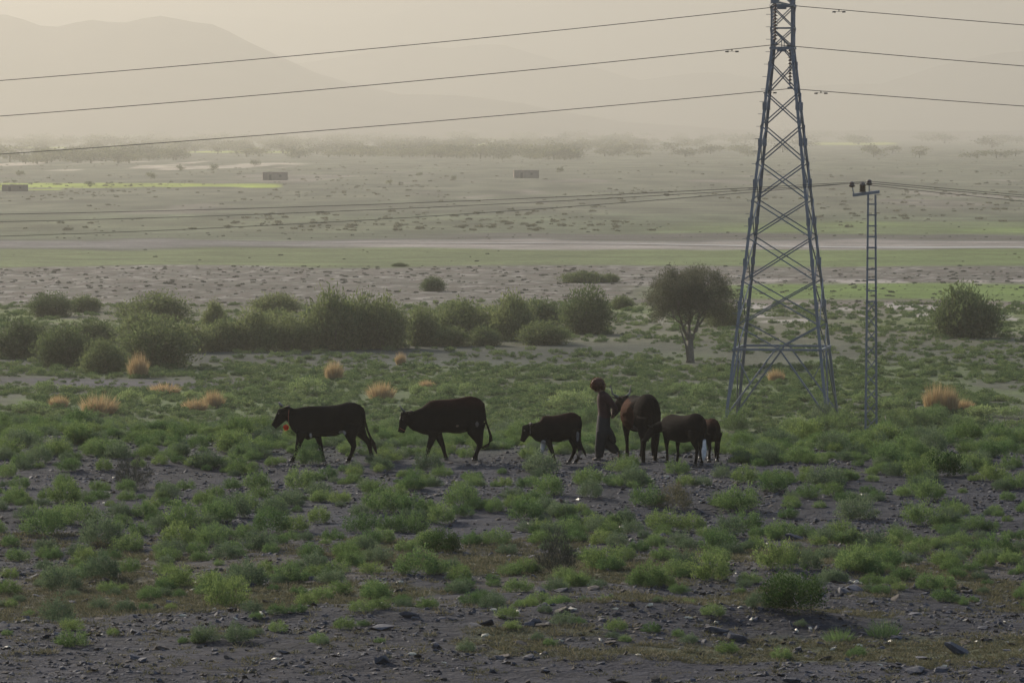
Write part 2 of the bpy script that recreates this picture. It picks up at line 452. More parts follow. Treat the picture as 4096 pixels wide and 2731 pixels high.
# ------------------------------------------------------------------ leaf-made plants
def leaves(P, D, L, Wd, rnd):
    """diamond leaves at P along D, lengths L, widths Wd -> V, F"""
    n = len(P); D = D / np.linalg.norm(D, axis=1, keepdims=True)
    a = rnd.normal(size=(n, 3)); S = np.cross(D, a); S /= np.linalg.norm(S, axis=1, keepdims=True)
    m = P + D * (L * .5)[:, None]
    V = np.stack([P, m + S * (Wd / 2)[:, None], P + D * L[:, None], m - S * (Wd / 2)[:, None]], 1).reshape(-1, 3)
    return V, (np.arange(n)[:, None] * 4 + np.arange(4)[None])

def dome_shrub(seed, n=1500, stems=70, leaf=.055, lw=.012, flat=.7, spread=1.0, up=.5):
    """feathery dome about 1 m wide: stems fan out from the root, fine leaflets along them"""
    r = np.random.default_rng(seed)
    az = r.random(stems) * 2 * np.pi; el = np.arccos(1 - r.random(stems) * .93)
    lob = 1 + .13 * np.sin(az * 2 + r.random() * 6) + .10 * np.sin(az * 3 + r.random() * 6)
    ln = (.40 + .12 * r.random(stems)) * lob * (.85 + .15 * np.cos(el))
    d = np.stack([np.sin(el) * np.cos(az) * spread, np.sin(el) * np.sin(az) * spread, np.cos(el) * flat * 1.25 + .12], 1)
    k = r.integers(0, stems, n); t = .35 + .68 * r.random(n) ** .45
    P = d[k] * (ln[k] * t)[:, None]; P[:, 2] += .07 * t * t
    P += r.normal(size=(n, 3)) * .034
    P[:, 2] = np.maximum(P[:, 2], .0)
    D = d[k] * .6 + r.normal(size=(n, 3)) * .45 + np.array([0, 0, up])
    V, Fq = leaves(P, D, leaf * (.6 + .8 * r.random(n)), lw * (.7 + .7 * r.random(n)), r)
    return np_mesh('shrub_mesh', V, [Fq])

def bush_mesh(seed, n=9500, blobs=16, leaf=.13, lw=.04, tall=.8):
    """plumed tamarisk-like bush about 1 m wide, 'tall' high: feathery plumes of upright sprays"""
    r = np.random.default_rng(seed)
    pl = 70
    az = r.random(pl) * 2 * np.pi; rr = .44 * np.sqrt(r.random(pl))
    base = np.stack([rr * .35 * np.cos(az), rr * .35 * np.sin(az), np.zeros(pl)], 1)
    tip = np.stack([rr * np.cos(az) * 1.05, rr * np.sin(az) * 1.05, tall * (1.02 - .55 * (rr / .44) ** 2) * (.58 + .48 * r.random(pl))], 1)
    k = r.integers(0, pl, n); t = r.random(n) ** .75
    P = base[k] * (1 - t)[:, None] + tip[k] * t[:, None]
    w = .07 + .08 * np.sin(np.pi * np.clip(t, 0, 1) ** .8)
    P += r.normal(size=(n, 3)) * w[:, None] * np.array([1, 1, .7]); P[:, 2] = np.abs(P[:, 2])
    D = (tip - base)[k] * .6 + r.normal(size=(n, 3)) * .4 + np.array([0, 0, .15])
    V, Fq = leaves(P, D, leaf * (.5 + .8 * r.random(n)) * .6, lw * (.5 + .8 * r.random(n)) * .6, r)
    mb = MB()
    for q in range(9): mb.tube([base[q], base[q] * .5 + tip[q] * .5, tip[q] * .9], [.014, .009, .003], 4)
    return np_mesh('foliage_mesh', V, [Fq]), mb.mesh('stem_mesh')

def tuft_mesh(seed, n=900, h=1., spread=.45, bw=.012):
    """upright blades, unit high"""
    r = np.random.default_rng(seed)
    az = r.random(n) * 2 * np.pi; rr = .34 * np.sqrt(r.random(n))
    P = np.stack([rr * np.cos(az), rr * np.sin(az), np.zeros(n)], 1)
    D = np.stack([np.cos(az) * rr * 1.3 * spread * 2, np.sin(az) * rr * 1.3 * spread * 2, np.ones(n)], 1) + r.normal(size=(n, 3)) * .15
    V, Fq = leaves(P, D, h * (1 - .5 * (rr / .34) ** 2) * (.45 + .55 * r.random(n) ** .7), bw * (.7 + .6 * r.random(n)), r)
    return np_mesh('tuft_mesh', V, [Fq])

def sage_mesh(seed, n=1500):
    """cushion of rounded leafy tops"""
    r = np.random.default_rng(seed); nb = 26
    az = r.random(nb) * 2 * np.pi; q = np.sqrt(r.random(nb)) * .42
    cz = .30 * np.sqrt(np.clip(1 - (q / .5) ** 2, 0, 1)) * (.75 + .4 * r.random(nb))
    cc = np.stack([q * np.cos(az), q * np.sin(az), cz], 1)
    k = r.integers(0, nb, n); dd = r.normal(size=(n, 3)); dd /= np.linalg.norm(dd, axis=1, keepdims=True)
    P = cc[k] + dd * (.07 + .04 * r.random(n))[:, None]; P[:, 2] = np.abs(P[:, 2])
    V, Fq = leaves(P, dd + np.array([0, 0, .5]) + r.normal(size=(n, 3)) * .4, .05 * (.6 + .8 * r.random(n)), .022 * (.7 + .6 * r.random(n)), r)
    return np_mesh('sage_mesh', V, [Fq])

def stone_mesh(seed, slab=.45, n=26):
    """angular broken slate about 1 m across: hull of jittered points"""
    import bmesh
    r = np.random.default_rng(seed); bm = bmesh.new()
    p = r.normal(size=(n, 3)); p /= np.linalg.norm(p, axis=1, keepdims=True); p *= (.8 + .3 * r.random(n))[:, None]
    sx = .5 * (.8 + .4 * r.random()); sy = .36 * (.7 + .6 * r.random()); sz = .5 * slab * (.7 + .6 * r.random())
    p = np.sign(p) * np.abs(p) ** .75 * np.array([sx, sy, sz])
    for q in p: bm.verts.new(q)
    g = bmesh.ops.convex_hull(bm, input=bm.verts)
    bmesh.ops.delete(bm, geom=[v for v in bm.verts if not v.link_faces], context='VERTS')
    me = bpy.data.meshes.new('stone_mesh'); bm.to_mesh(me); bm.free(); return me

def with_mat(me, m): me.materials.clear(); me.materials.append(m); return me
def mat_copy(me, m): me = me.copy(); return with_mat(me, m)

SHR = [dome_shrub(100 + k, 3200, 95, .046, .017, .62 + .06 * (k % 4), up=.45) for k in range(8)]
M['shrub_b'] = foliage('yellowish_shrub_leaf', (.095, .15, .045), (.185, .25, .085), .45, .2)
M['shrub_c'] = foliage('grey_green_shrub_leaf', (.085, .125, .065), (.15, .20, .11), .4, .2)
KINDS = (('bright green', 'shrub'), ('bright green', 'shrub'), ('yellowish green', 'shrub_b'), ('bright green', 'shrub'), ('grey-green', 'shrub_c'), ('bright green', 'shrub'), ('yellowish green', 'shrub_b'), ('grey-green', 'shrub_c'))
for me, (w_, m_) in zip(SHR, KINDS): with_mat(me, M[m_]); me['hue'] = w_
SHD = [mat_copy(dome_shrub(130 + k, 4200, 120, .045, .016, .72, up=.3), M['shrub_dark']) for k in range(2)]
SHG = [mat_copy(dome_shrub(140 + k, 2600, 70, .075, .010, .95, up=.8), M['shrub_grey']) for k in range(2)]
SAGE = [with_mat(sage_mesh(150 + k), M['sage']) for k in range(3)]
SAGE_D = [mat_copy(SAGE[0], M['shrub'])]
LOW = [with_mat(dome_shrub(160 + k, 520, 40, .10, .045, .62, up=.35), M['plain']) for k in range(5)]
TUF = [with_mat(tuft_mesh(170 + k), M['straw']) for k in range(3)]
STK = [with_mat(tuft_mesh(180 + k, 34, 1., .6, .012), M['stalk']) for k in range(2)]
GRS = [with_mat(tuft_mesh(190 + k, 26, 1., 1.2, .06), M['grass']) for k in range(4)]
GREENT = mat_copy(tuft_mesh(197, 380, 1., .75, .010), M['shrub'])
STN = [with_mat(stone_mesh(200 + k, (.3, .45, .6, .8)[k % 4], 14 + k), M['slate']) for k in range(10)]
M['slate_brown'] = solid('brown_slate', (.045, .036, .03), (.085, .068, .056), 5, .85, bump=.4, bscale=18, objvar=.35, spec=.3)
for k_ in (2, 5, 8): with_mat(STN[k_], M['slate_brown'])
BSH = [bush_mesh(220 + k, tall=(.62, .75, .9)[k % 3]) for k in range(6)]
for a, b in BSH: with_mat(a, M['tamarisk']); with_mat(b, M['bark'])

def scatter(name, label, cat, meshes, P, rot, scl, vi):
    """ONE stuff object: real instances of meshes on points"""
    col = bpy.data.collections.new(name + '_pieces')
    for k, me in enumerate(meshes):
        o = bpy.data.objects.new('%s_piece_%02d' % (name, k), me); col.objects.link(o)
    me = bpy.data.meshes.new(name); me.vertices.add(len(P)); me.vertices.foreach_set('co', np.asarray(P, np.float32).ravel())
    a = me.attributes.new('rot', 'FLOAT_VECTOR', 'POINT'); a.data.foreach_set('vector', np.asarray(rot, np.float32).ravel())
    a = me.attributes.new('scl', 'FLOAT_VECTOR', 'POINT'); a.data.foreach_set('vector', np.asarray(scl, np.float32).ravel())
    a = me.attributes.new('vi', 'INT', 'POINT'); a.data.foreach_set('value', np.asarray(vi, np.int32))
    o = bpy.data.objects.new(name, me); C.objects.link(o)
    ng = bpy.data.node_groups.new(name + '_nodes', 'GeometryNodeTree')
    ng.interface.new_socket('Geometry', in_out='INPUT', socket_type='NodeSocketGeometry')
    ng.interface.new_socket('Geometry', in_out='OUTPUT', socket_type='NodeSocketGeometry')
    n = ng.nodes; gi = n.new('NodeGroupInput'); go = n.new('NodeGroupOutput'); ip = n.new('GeometryNodeInstanceOnPoints')
    ci = n.new('GeometryNodeCollectionInfo'); ci.inputs['Collection'].default_value = col
    ci.inputs['Separate Children'].default_value = True; ci.inputs['Reset Children'].default_value = True
    ip.inputs['Pick Instance'].default_value = True
    def named(nm, t):
        q = n.new('GeometryNodeInputNamedAttribute'); q.data_type = t; q.inputs['Name'].default_value = nm
        return next(s for s in q.outputs if s.enabled and s.name == 'Attribute')
    L = ng.links
    L.new(gi.outputs[0], ip.inputs['Points']); L.new(ci.outputs[0], ip.inputs['Instance'])
    L.new(named('vi', 'INT'), ip.inputs['Instance Index']); L.new(named('rot', 'FLOAT_VECTOR'), ip.inputs['Rotation'])
    L.new(named('scl', 'FLOAT_VECTOR'), ip.inputs['Scale']); L.new(ip.outputs[0], go.inputs[0])
    md = o.modifiers.new('scatter', 'NODES'); md.node_group = ng
    return tag(o, label, cat, kind='stuff')

# ------------------------------------------------------------------ lattice tower
def tower():
    base = at(782, 418, 209.); base.z = float(hgt(base.x, base.y)) - .05
    s = F / 209.
    t = empty('transmission_tower', base, -R(9.6))
    tag(t, 'tall tapering lattice steel transmission tower carrying three high cables', 'tower')
    zb = [(422.5 - y) / s for y in (422.5, 349, 325, 281, 238, 201, 164, 127, 95, 64, 50, 30, 8, -14, -34, -54)]
    zw = zb[10]; ztop = zb[-1]
    def hw(z): return (2.32 - (2.32 - .50) * min(z, zw) / zw)
    def cor(i, z):
        sx, sy = ((-1, -1), (1, -1), (1, 1), (-1, 1))[i]; h = hw(z); return Vector((sx * h, sy * h, z))
    st = M['steel']
    for i in range(4):
        sx, sy = ((-1, -1), (1, -1), (1, 1), (-1, 1))[i]
        mb = MB()
        mb.angle(cor(i, -.3) , cor(i, zw), .125, .03, (-sx, 0, 0), (0, -sy, 0))
        mb.angle(cor(i, zw), cor(i, ztop), .10, .025, (-sx, 0, 0), (0, -sy, 0))
        leg = mb.build('leg', st, t)
        for z in (5.2, 7.1, 8.9, 10.6, 12.4, 14.0):
            p = cor(i, z); MB().box(p + Vector((-sx * .05, -sy * .05, 0)), (.17, .17, .34)).build('splice_plate', st, leg)
        MB().box(cor(i, -.02) , (.5, .5, .35)).build('footing', M['slate'], leg)
        if i == 0:
            for k in range(28):
                z = 3.2 + k * .55; p = cor(i, z); MB().bar(p, p + Vector((-.2, 0, 0)), .022).build('step_bolt', st, leg)
    def brace(a, b, w=.054, name='brace'):
        d = (b - a); MB().bar(a, b, w, w * .8).build(name, st, t)
    faces = ((0, 1), (1, 2), (2, 3), (3, 0))
    def off(f, p, k):   # set one brace of a pair just proud of the other
        n = (Vector((0, -1, 0)), Vector((1, 0, 0)), Vector((0, 1, 0)), Vector((-1, 0, 0)))[f]; return p + n * k
    for f, (i, j) in enumerate(faces):
        for k in list(range(2, 9)) + [10, 11, 12, 13]:
            z0, z1 = zb[k], zb[k + 1]
            w = .054 if k < 9 else .046
            brace(off(f, cor(i, z0), .01), off(f, cor(j, z1), .01), w); brace(off(f, cor(j, z0), -.05), off(f, cor(i, z1), -.05), w)
        # foot panel: crossing at the belt bar, long struts to the feet
        zc = zb[1]; m = (cor(i, zc) + cor(j, zc)) / 2
        brace(off(f, cor(i, zb[2]), .01), off(f, m + (cor(j, 0) - cor(i, 0)).normalized() * .12, .01)); brace(off(f, cor(j, zb[2]), -.05), off(f, m - (cor(j, 0) - cor(i, 0)).normalized() * .12, -.05))
        brace(off(f, m + (cor(i, 0) - cor(j, 0)).normalized() * .1, .01), off(f, cor(i, .25), .01), .075); brace(off(f, m + (cor(j, 0) - cor(i, 0)).normalized() * .1, -.05), off(f, cor(j, .25), -.05), .075)
        brace(cor(i, zc), cor(j, zc), .10, 'belt_bar')
        q = (m + cor(i, .25)) / 2; brace(off(f, q, .04), off(f, cor(i, zc), .06), .045)
        # little A under the waist
        zt = zb[10]; mt = (cor(i, zt) + cor(j, zt)) / 2
        brace(off(f, mt, .02), off(f, cor(i, zb[9]), .02), .052); brace(off(f, mt, -.04), off(f, cor(j, zb[9]), -.04), .052)
        for k in (10, 11, 12, 13, 14, 15):
            brace(cor(i, zb[k]), cor(j, zb[k]), .11 if k in (10, 12) else .06, 'belt_bar')
        brace(off(f, mt, .03), off(f, Vector((mt.x, mt.y, zb[10] + .45)), .03), .04)
    for k in (10, 12):
        MB().box((0, -hw(zb[k]) - .02, zb[k] - .05), (.42, .02, .22)).build('gusset_plate', st, t)
    # cross arms (run toward and away from the viewer) with their insulator strings
    tips = []
    for z, sy, ln in ((zb[12], -1, 2.6), (zb[10], 1, 2.4), (zb[14], 1, 2.4)):
        h = .5; tip = Vector((0, sy * (h + ln), z + .12))
        arm = empty('cross_arm'); arm.parent = t
        for sx in (-1, 1):
            MB().bar((sx * h, sy * h, z), tip, .07).build('arm_chord', st, arm)
            MB().bar((sx * h, sy * h, z + .85), tip, .06).build('arm_chord', st, arm)
        for q in (.3, .6):
            a = Vector((-h, sy * h, z)).lerp(tip, q); b = Vector((h, sy * h, z)).lerp(tip, q)
            MB().bar(a, b, .045).build('arm_tie', st, arm)
        MB().box(tip, (.26, .14, .16)).build('arm_plate', st, arm)
        ins = empty('insulator_string'); ins.parent = t; ins.location = tip
        n = 11; pitch = .146
        MB().tube([(0, 0, -.05), (0, 0, -.12 - n * pitch - .12)], .018, 6).build('rod', st, ins)
        me = MB().lathe((0, 0, 0), [(.03, .07), (.05, .06), (.055, .03), (.125, -.005), (.128, -.02), (.06, -.02), (.03, -.05)], 12).mesh('disc', True)
        with_mat(me, M['glass'])
        for k in range(n):
            d = link('disc', me, None, ins); d.location = (0, 0, -.18 - k * pitch)
        MB().box((0, 0, -.12 - n * pitch - .12), (.22, .05, .07)).build('clamp', st, ins)
        tips.append(t.matrix_basis @ (tip + Vector((0, 0, -.12 - n * pitch - .16))))
    # earth-wire peak above the frame
    for i in range(4): MB().bar(cor(i, ztop), (0, 0, ztop + 2.2), .08).build('peak_leg', st, t)
    return t, tips
tw, tips = tower()

def cable(name, label, p0, dirl, ml, mr, span, rad, tl, tr, dampers=()):
    pts = []
    for t in np.concatenate([-np.linspace(tl, 0, 70)[:-1], np.linspace(0, tr, 40)]):
        m = ml if t < 0 else mr; a = abs(t)
        q = p0 + dirl * t; pts.append((q.x, q.y, q.z - m * a + m / span * a * a))
    o = MB().tube(pts, rad, 6).build(name, M['cable'], None, True)
    tag(o, label, 'cable')
    for t in dampers:
        m = ml if t < 0 else mr; a = abs(t); q = p0 + dirl * t; z = q.z - m * a + m / span * a * a
        mb = MB(); c = Vector((q.x, q.y, z))
        mb.box(c - Vector((0, 0, .03)), (.04, .05, .10)); mb.bar(c + dirl * -.24 - Vector((0, 0, .09)), c + dirl * .24 - Vector((0, 0, .09)), .016)
        for sg in (-1, 1): mb.tube([c + dirl * (sg * .30) - Vector((0, 0, .10)), c + dirl * (sg * .15) - Vector((0, 0, .10))], [.028, .04], 8)
        mb.build('vibration_damper', M['cable'], o, True)
    return o
dl = Vector((math.cos(R(9.6)), -math.sin(R(9.6)), 0))
def fit(p0, dirl, px, py, span):
    """slope of a sagging span that passes the photographed height at pixel column px"""
    k = (px - W / 2) / F; t = (p0.x - k * p0.y) / (k * dirl.y - dirl.x); q = p0 + dirl * t
    z = at(px, py, q.y).z; a = abs(t); return (p0.z - z) / (a - a * a / span)
sp = 230
labels = ('middle high cable strung from the front arm of the tall tower', 'lowest high cable strung from the rear arm of the tall tower', 'topmost high cable strung across the tall lattice tower')
ends = (((0, 116), (1024, 66)), ((0, 154), (1024, 106)), ((0, 80.5), (1024, 25)))
damp = ((-1.9, ), (1.4, -.9), (2.2, ))
for p, lb, (l, r_), dm in zip(tips, labels, ends, damp):
    cable('power_cable', lb, p, dl, fit(p, dl, *l, sp), fit(p, dl, *r_, sp), sp, .018, 130, 130, dm)

# ------------------------------------------------------------------ lattice pole
def pole():
    D = 200.; base = at(871, 428, D); base.z = float(hgt(base.x, base.y)) - .1; s = F / D
    t = empty('lattice_pole', base, -R(4))
    tag(t, 'slim square lattice steel pole with a short cross arm beside the tall tower', 'pole')
    ztop = at(871, 194.5, D).z - base.z
    hw = lambda z: .27 - (.27 - .195) * z / ztop
    st = M['steel']
    for sx, sy in ((-1, -1), (1, -1), (1, 1), (-1, 1)):
        MB().angle((sx * hw(0), sy * hw(0), 0), (sx * hw(ztop), sy * hw(ztop), ztop), .08, .02, (-sx, 0, 0), (0, -sy, 0)).build('leg', st, t)
    zs = np.concatenate([np.arange(.3, ztop * .56, .62), np.arange(ztop * .56, ztop - .2, .46)])
    for k, z in enumerate(zs):
        h = hw(z)
        for f in range(4):
            a = [(-1, -1), (1, -1), (1, 1), (-1, 1)][f]; b = [(1, -1), (1, 1), (-1, 1), (-1, -1)][f]
            if z >= ztop * .55:
                MB().bar((a[0] * h, a[1] * h, z), (b[0] * h, b[1] * h, z), .05, .03).build('batten', st, t)
            else:
                z2 = z + .6; h2 = hw(z2)
                if k % 2: a, b = b, a
                MB().bar((a[0] * h, a[1] * h, z), (b[0] * h2, b[1] * h2, z2), .045, .025).build('lacing_bar', st, t)
    # cross arm and three insulators; the arm runs toward the viewer
    a = Vector((-.78, -1.05, ztop + .0)); b = Vector((.30, .75, ztop + .12))
    MB().bar(a, b, .13, .09).build('cross_arm', st, t)
    heads = []
    for q, hgt_, kind in ((.02, .42, 0), (.36, .40, 1), (.62, .42, 0)):
        p = a.lerp(b, q); ins = empty('insulator'); ins.parent = t; ins.location = p
        lean = Vector((-.09, 0, 0)) if q < .1 else Vector((0, 0, 0))
        MB().tube([(0, 0, 0), lean + Vector((0, 0, hgt_))], .025, 6).build('pin', st, ins)
        if kind:
            d = .09; mb = MB()
            mb.lathe((0, 0, .08), [(.05, 0), (.16, .0), (.11, .07), (.15, .08), (.10, .15), (.15, .16), (.10, .23), (.14, .24), (.12, .34), (.05, .42)], 14)
        else:
            mb = MB(); c = lean + Vector((0, 0, hgt_ - .06))
            mb.lathe(c, [(.04, -.04), (.13, .0), (.135, .05), (.09, .09), (.11, .12), (.10, .18), (.04, .21)], 12)
        mb.build('porcelain', M['glass'], ins, True)
        heads.append(t.matrix_basis @ (p + lean + Vector((0, 0, hgt_ + .08))))
    return t, heads
pl, heads = pole()
dlp = Vector((math.cos(R(4)), -math.sin(R(4)), 0))
for p, lb, l, r_ in zip(heads, ('lowest of the thin cables on the lattice pole', 'middle of the thin cables on the lattice pole', 'upper of the thin cables on the lattice pole'),
                        ((0, 236), (0, 221.5), (0, 214)), ((1024, 201), (1024, 197), (1024, 195))):
    cable('thin_power_cable', lb, p, dlp, fit(p, dlp, *l, 110), fit(p, dlp, *r_, 110), 110, .013, 75, 75)

# ------------------------------------------------------------------ cattle
def make_cow(spec, name='cow'):
    """spec in metres, x forward is -x, feet at z=0.  trunk: (x, top, bottom, half width)"""
    mb = MB(); n = 20
    tr = spec['trunk']; i0 = len(mb.v); m = len(tr)
    for x, zt, zb_, w in tr:
        zc = (zt + zb_) / 2; hh = (zt - zb_) / 2
        for j in range(n):
            a = 2 * math.pi * j / n; ca, sa = math.cos(a), math.sin(a)
            yy = w * math.copysign(abs(ca) ** .85, ca) * (1 - .10 * max(sa, 0)); mb.v.append((x, yy, zc + hh * math.copysign(abs(sa) ** .92, sa)))
    for k in range(m - 1):
        for j in range(n):
            a, b = i0 + k * n + j, i0 + k * n + (j + 1) % n; mb.f.append((b, a, a + n, b + n))
    mb.f.append(tuple(i0 + j for j in range(n))); mb.f.append(tuple(i0 + (m - 1) * n + j for j in reversed(range(n))))
    Y = (0, 1, 0)
    hy = spec.get('head_y', 0.)
    hd = spec['head']; L = len(hd)          # (x, z, r): neck end to muzzle
    yy = [hy * k / (L - 1) for k in range(L)]
    mb.tube([(p[0], y, p[1]) for p, y in zip(hd, yy)], [p[2] for p in hd], 14, Y, [p[3] if len(p) > 3 else p[2] * .8 for p in hd])
    for j, (pts, y) in enumerate(spec['legs']):
        q = [(p[0], y * (1 - .15 * k / (len(pts) - 1)), p[1]) for k, p in enumerate(pts)]; pts = [(p[0], p[1], p[2] * (.97 if p[1] > .55 else .84)) for p in pts]
        mb.tube(q, [p[2] for p in pts], 12, Y, [min(p[2] * .85, .10) for p in pts])
    tl = spec['tail']
    mb.tube([(p[0], spec.get('tail_y', 0) * k / len(tl), p[1]) for k, p in enumerate(tl)], [p[2] for p in tl], 8)
    ex, ez = spec['poll']; ey = hy * .42
    if 'udder' in spec:
        ux, uz, ur = spec['udder']; mb.ball((ux, 0, uz), (ur * 1.1, ur, ur * .8))
        for sx in (-1, 1):
            for sy in (-1, 1): mb.tube([(ux + sx * .045, sy * .05, uz), (ux + sx * .05, sy * .055, uz - ur - .06)], [.022, .014], 6)
    me = fused(mb, spec.get('voxel', .0145), 2)
    V = verts_np(me); base = np.array(spec.get('base', (.006, .0055, .005))); col = np.tile(base, (len(V), 1))
    nz = vnoise(V[:, 0] * 9 + 31, V[:, 2] * 9 + V[:, 1] * 5)
    col *= (.75 + .5 * nz)[:, None]
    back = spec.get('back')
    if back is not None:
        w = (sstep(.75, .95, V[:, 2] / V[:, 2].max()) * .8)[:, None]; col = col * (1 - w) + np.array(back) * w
    for (x, y, z, rx, ry, rz, cc) in spec.get('patch', ()):
        d = ((V[:, 0] - x) / rx) ** 2 + ((V[:, 1] - y) / ry) ** 2 + ((V[:, 2] - z) / rz) ** 2 + (nz - .5) * 1.1
        w = (1 - sstep(.85, 1.1, d))[:, None]; col = col * (1 - w) + np.array(cc) * w
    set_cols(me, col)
    root = empty(name)
    link('body', me, M['hide'], root)
    es = spec.get('ear', 1.)
    for s in (-1, 1):
        a = Vector((ex + .045, ey + s * .075, ez - .055)); d = Vector((.30, s * .75, .22)).normalized() * es
        MB().tube([a, a + d * .07, a + d * .14, a + d * .19], [.022, .05, .045, .01], 10, (.2, 0, 1), [.012, .018, .014, .005]).build('ear', M['ear'], root, True)
    for hpts in spec.get('horns', ()):
        h0, h1, h2 = (Vector(q) for q in hpts); h1 = h0 + (h1 - h0) * 1.3; h2 = h0 + (h2 - h0) * 1.45
        mh = MB().tube([h0, h1, h2], [.028, .022, .007], 8).build('horn', M['horn'], root, True)
    for pts, y in spec['legs']:
        p = pts[-1]; MB().tube([(p[0], y * .85, .0), (p[0], y * .85, .055)], [.052, .043], 10, Y, [.046, .038]).build('hoof', M['hoof'], root, True)
    mz = hd[-1]; eyx, eyz = spec['eye']
    for s in (-1, 1): MB().ball((eyx, ey + s * spec.get('eye_w', .085), eyz), .017, 8, 6).build('eye', M['hoof'], root, True)
    return root

K = 465.
def side_spec(trunk, head, legs, tail, x0, y0, widths, poll, eye):
    cx = lambda x: (x - x0) / K
    cz = lambda y: (y0 - y) / K
    tr = []
    xs = [t[0] for t in trunk]
    for x, a, b in trunk:
        w = np.interp((x - xs[0]) / (xs[-1] - xs[0]), *zip(*widths)); tr.append((cx(x), cz(a), cz(b), float(w)))
    lg = []
    for pts, y in legs:
        q = [(cx(p[0]), cz(p[1]), p[2] / K) for p in pts]; q[-1] = (q[-1][0], .03, q[-1][2]); lg.append((q, y))
    return dict(trunk=tr, head=[(cx(p[0]), cz(p[1]), p[2] / K) for p in head], legs=lg, tail=[(cx(p[0]), cz(p[1]), p[2] / K) for p in tail],
                poll=(cx(poll[0]), cz(poll[1])), eye=(cx(eye[0]), cz(eye[1])))
WID = [(0, .10), (.12, .14), (.25, .205), (.42, .27), (.6, .285), (.75, .25), (.85, .245), (.93, .18), (1, .07)]

c1 = side_spec([(255, 385, 520), (290, 379, 590), (340, 373, 635), (400, 360, 665), (450, 352, 690), (500, 350, 668), (560, 350, 652), (650, 347, 656), (730, 339, 648), (780, 329, 620),
                (830, 314, 610), (870, 310, 620), (920, 318, 640), (965, 336, 600), (995, 365, 520), (1012, 410, 460)],
               [(300, 452, 76), (238, 425, 70), (198, 436, 70), (166, 486, 52), (133, 530, 38), (108, 556, 34)],
               [([(395, 600, 66), (378, 670, 48), (352, 765, 30), (330, 830, 21), (308, 875, 24), (293, 905, 26)], -.13),
                ([(500, 600, 66), (545, 660, 40), (570, 750, 28), (588, 830, 20), (596, 875, 24), (602, 905, 26)], .13),
                ([(890, 520, 100), (878, 610, 78), (890, 680, 50), (912, 742, 34), (893, 810, 23), (866, 868, 25), (853, 905, 27)], -.15),
                ([(940, 520, 90), (958, 600, 66), (1005, 665, 42), (1050, 718, 34), (1068, 800, 22), (1082, 868, 24), (1092, 905, 27)], .15)],
               [(985, 365, 16), (1008, 420, 15), (1018, 500, 12), (1042, 590, 11), (1075, 670, 13), (1100, 725, 24), (1118, 775, 16), (1136, 825, 5)], 650, 905, WID, (205, 352), (165, 425))
c1.update(patch=[((800 - 650) / K, -.15, (905 - 612) / K, .075, .25, .05, (.42, .38, .35)), ((485 - 650) / K, -.1, (905 - 635) / K, .03, .2, .06, (.5, .46, .42)), ((700 - 650) / K, -.05, (905 - 655) / K, .12, .25, .022, (.35, .32, .3))],
          horns=[[((195 - 650) / K, s * .05, (905 - 355) / K), ((178 - 650) / K, s * .08, (905 - 340) / K), ((172 - 650) / K, s * .085, (905 - 325) / K)] for s in (-1, 1)], hips=((870 - 650) / K, (905 - 335) / K, .2))
c2 = side_spec([(1450, 415, 560), (1490, 400, 592), (1530, 385, 604), (1580, 362, 626), (1620, 328, 634), (1655, 300, 640), (1700, 288, 645), (1760, 286, 616), (1830, 285, 612), (1900, 276, 622), (1960, 268, 622),
                (2020, 256, 608), (2060, 251, 615), (2110, 262, 640), (2150, 278, 630), (2180, 304, 560), (2202, 345, 460)],
               [(1500, 490, 84), (1450, 460, 72), (1414, 452, 62), (1398, 510, 48), (1384, 565, 37), (1372, 610, 35)],
               [([(1690, 590, 66), (1680, 660, 48), (1643, 760, 29), (1626, 825, 21), (1614, 862, 24), (1606, 890, 26)], -.13),
                ([(1720, 590, 66), (1752, 660, 46), (1790, 755, 29), (1808, 825, 21), (1818, 862, 24), (1824, 890, 26)], .13),
                ([(2110, 520, 105), (2100, 610, 78), (2130, 680, 48), (2148, 735, 34), (2118, 810, 23), (2098, 855, 25), (2092, 890, 27)], -.15),
                ([(2130, 520, 95), (2135, 610, 66), (2158, 680, 42), (2160, 740, 32), (2132, 810, 22), (2118, 855, 24), (2116, 890, 27)], .15)],
               [(2185, 320, 15), (2198, 400, 14), (2212, 500, 11), (2240, 580, 11), (2260, 640, 15), (2262, 690, 22), (2240, 735, 17), (2195, 758, 12), (2145, 768, 5)], 1880, 890, WID, (1432, 398), (1386, 478))
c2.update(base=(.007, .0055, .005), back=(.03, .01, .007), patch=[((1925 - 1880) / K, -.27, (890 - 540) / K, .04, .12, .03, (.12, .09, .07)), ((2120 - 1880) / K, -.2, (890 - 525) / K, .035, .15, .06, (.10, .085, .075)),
                 ((1366 - 1880) / K, 0, (890 - 480) / K, .02, .03, .10, (.45, .42, .38))],
          horns=[[((1405 - 1880) / K, s * .06, (890 - 405) / K), ((1388 - 1880) / K, s * .10, (890 - 385) / K), ((1372 - 1880) / K, s * .10, (890 - 358) / K)] for s in (-1, 1)], hips=((2060 - 1880) / K, (890 - 280) / K, .21))
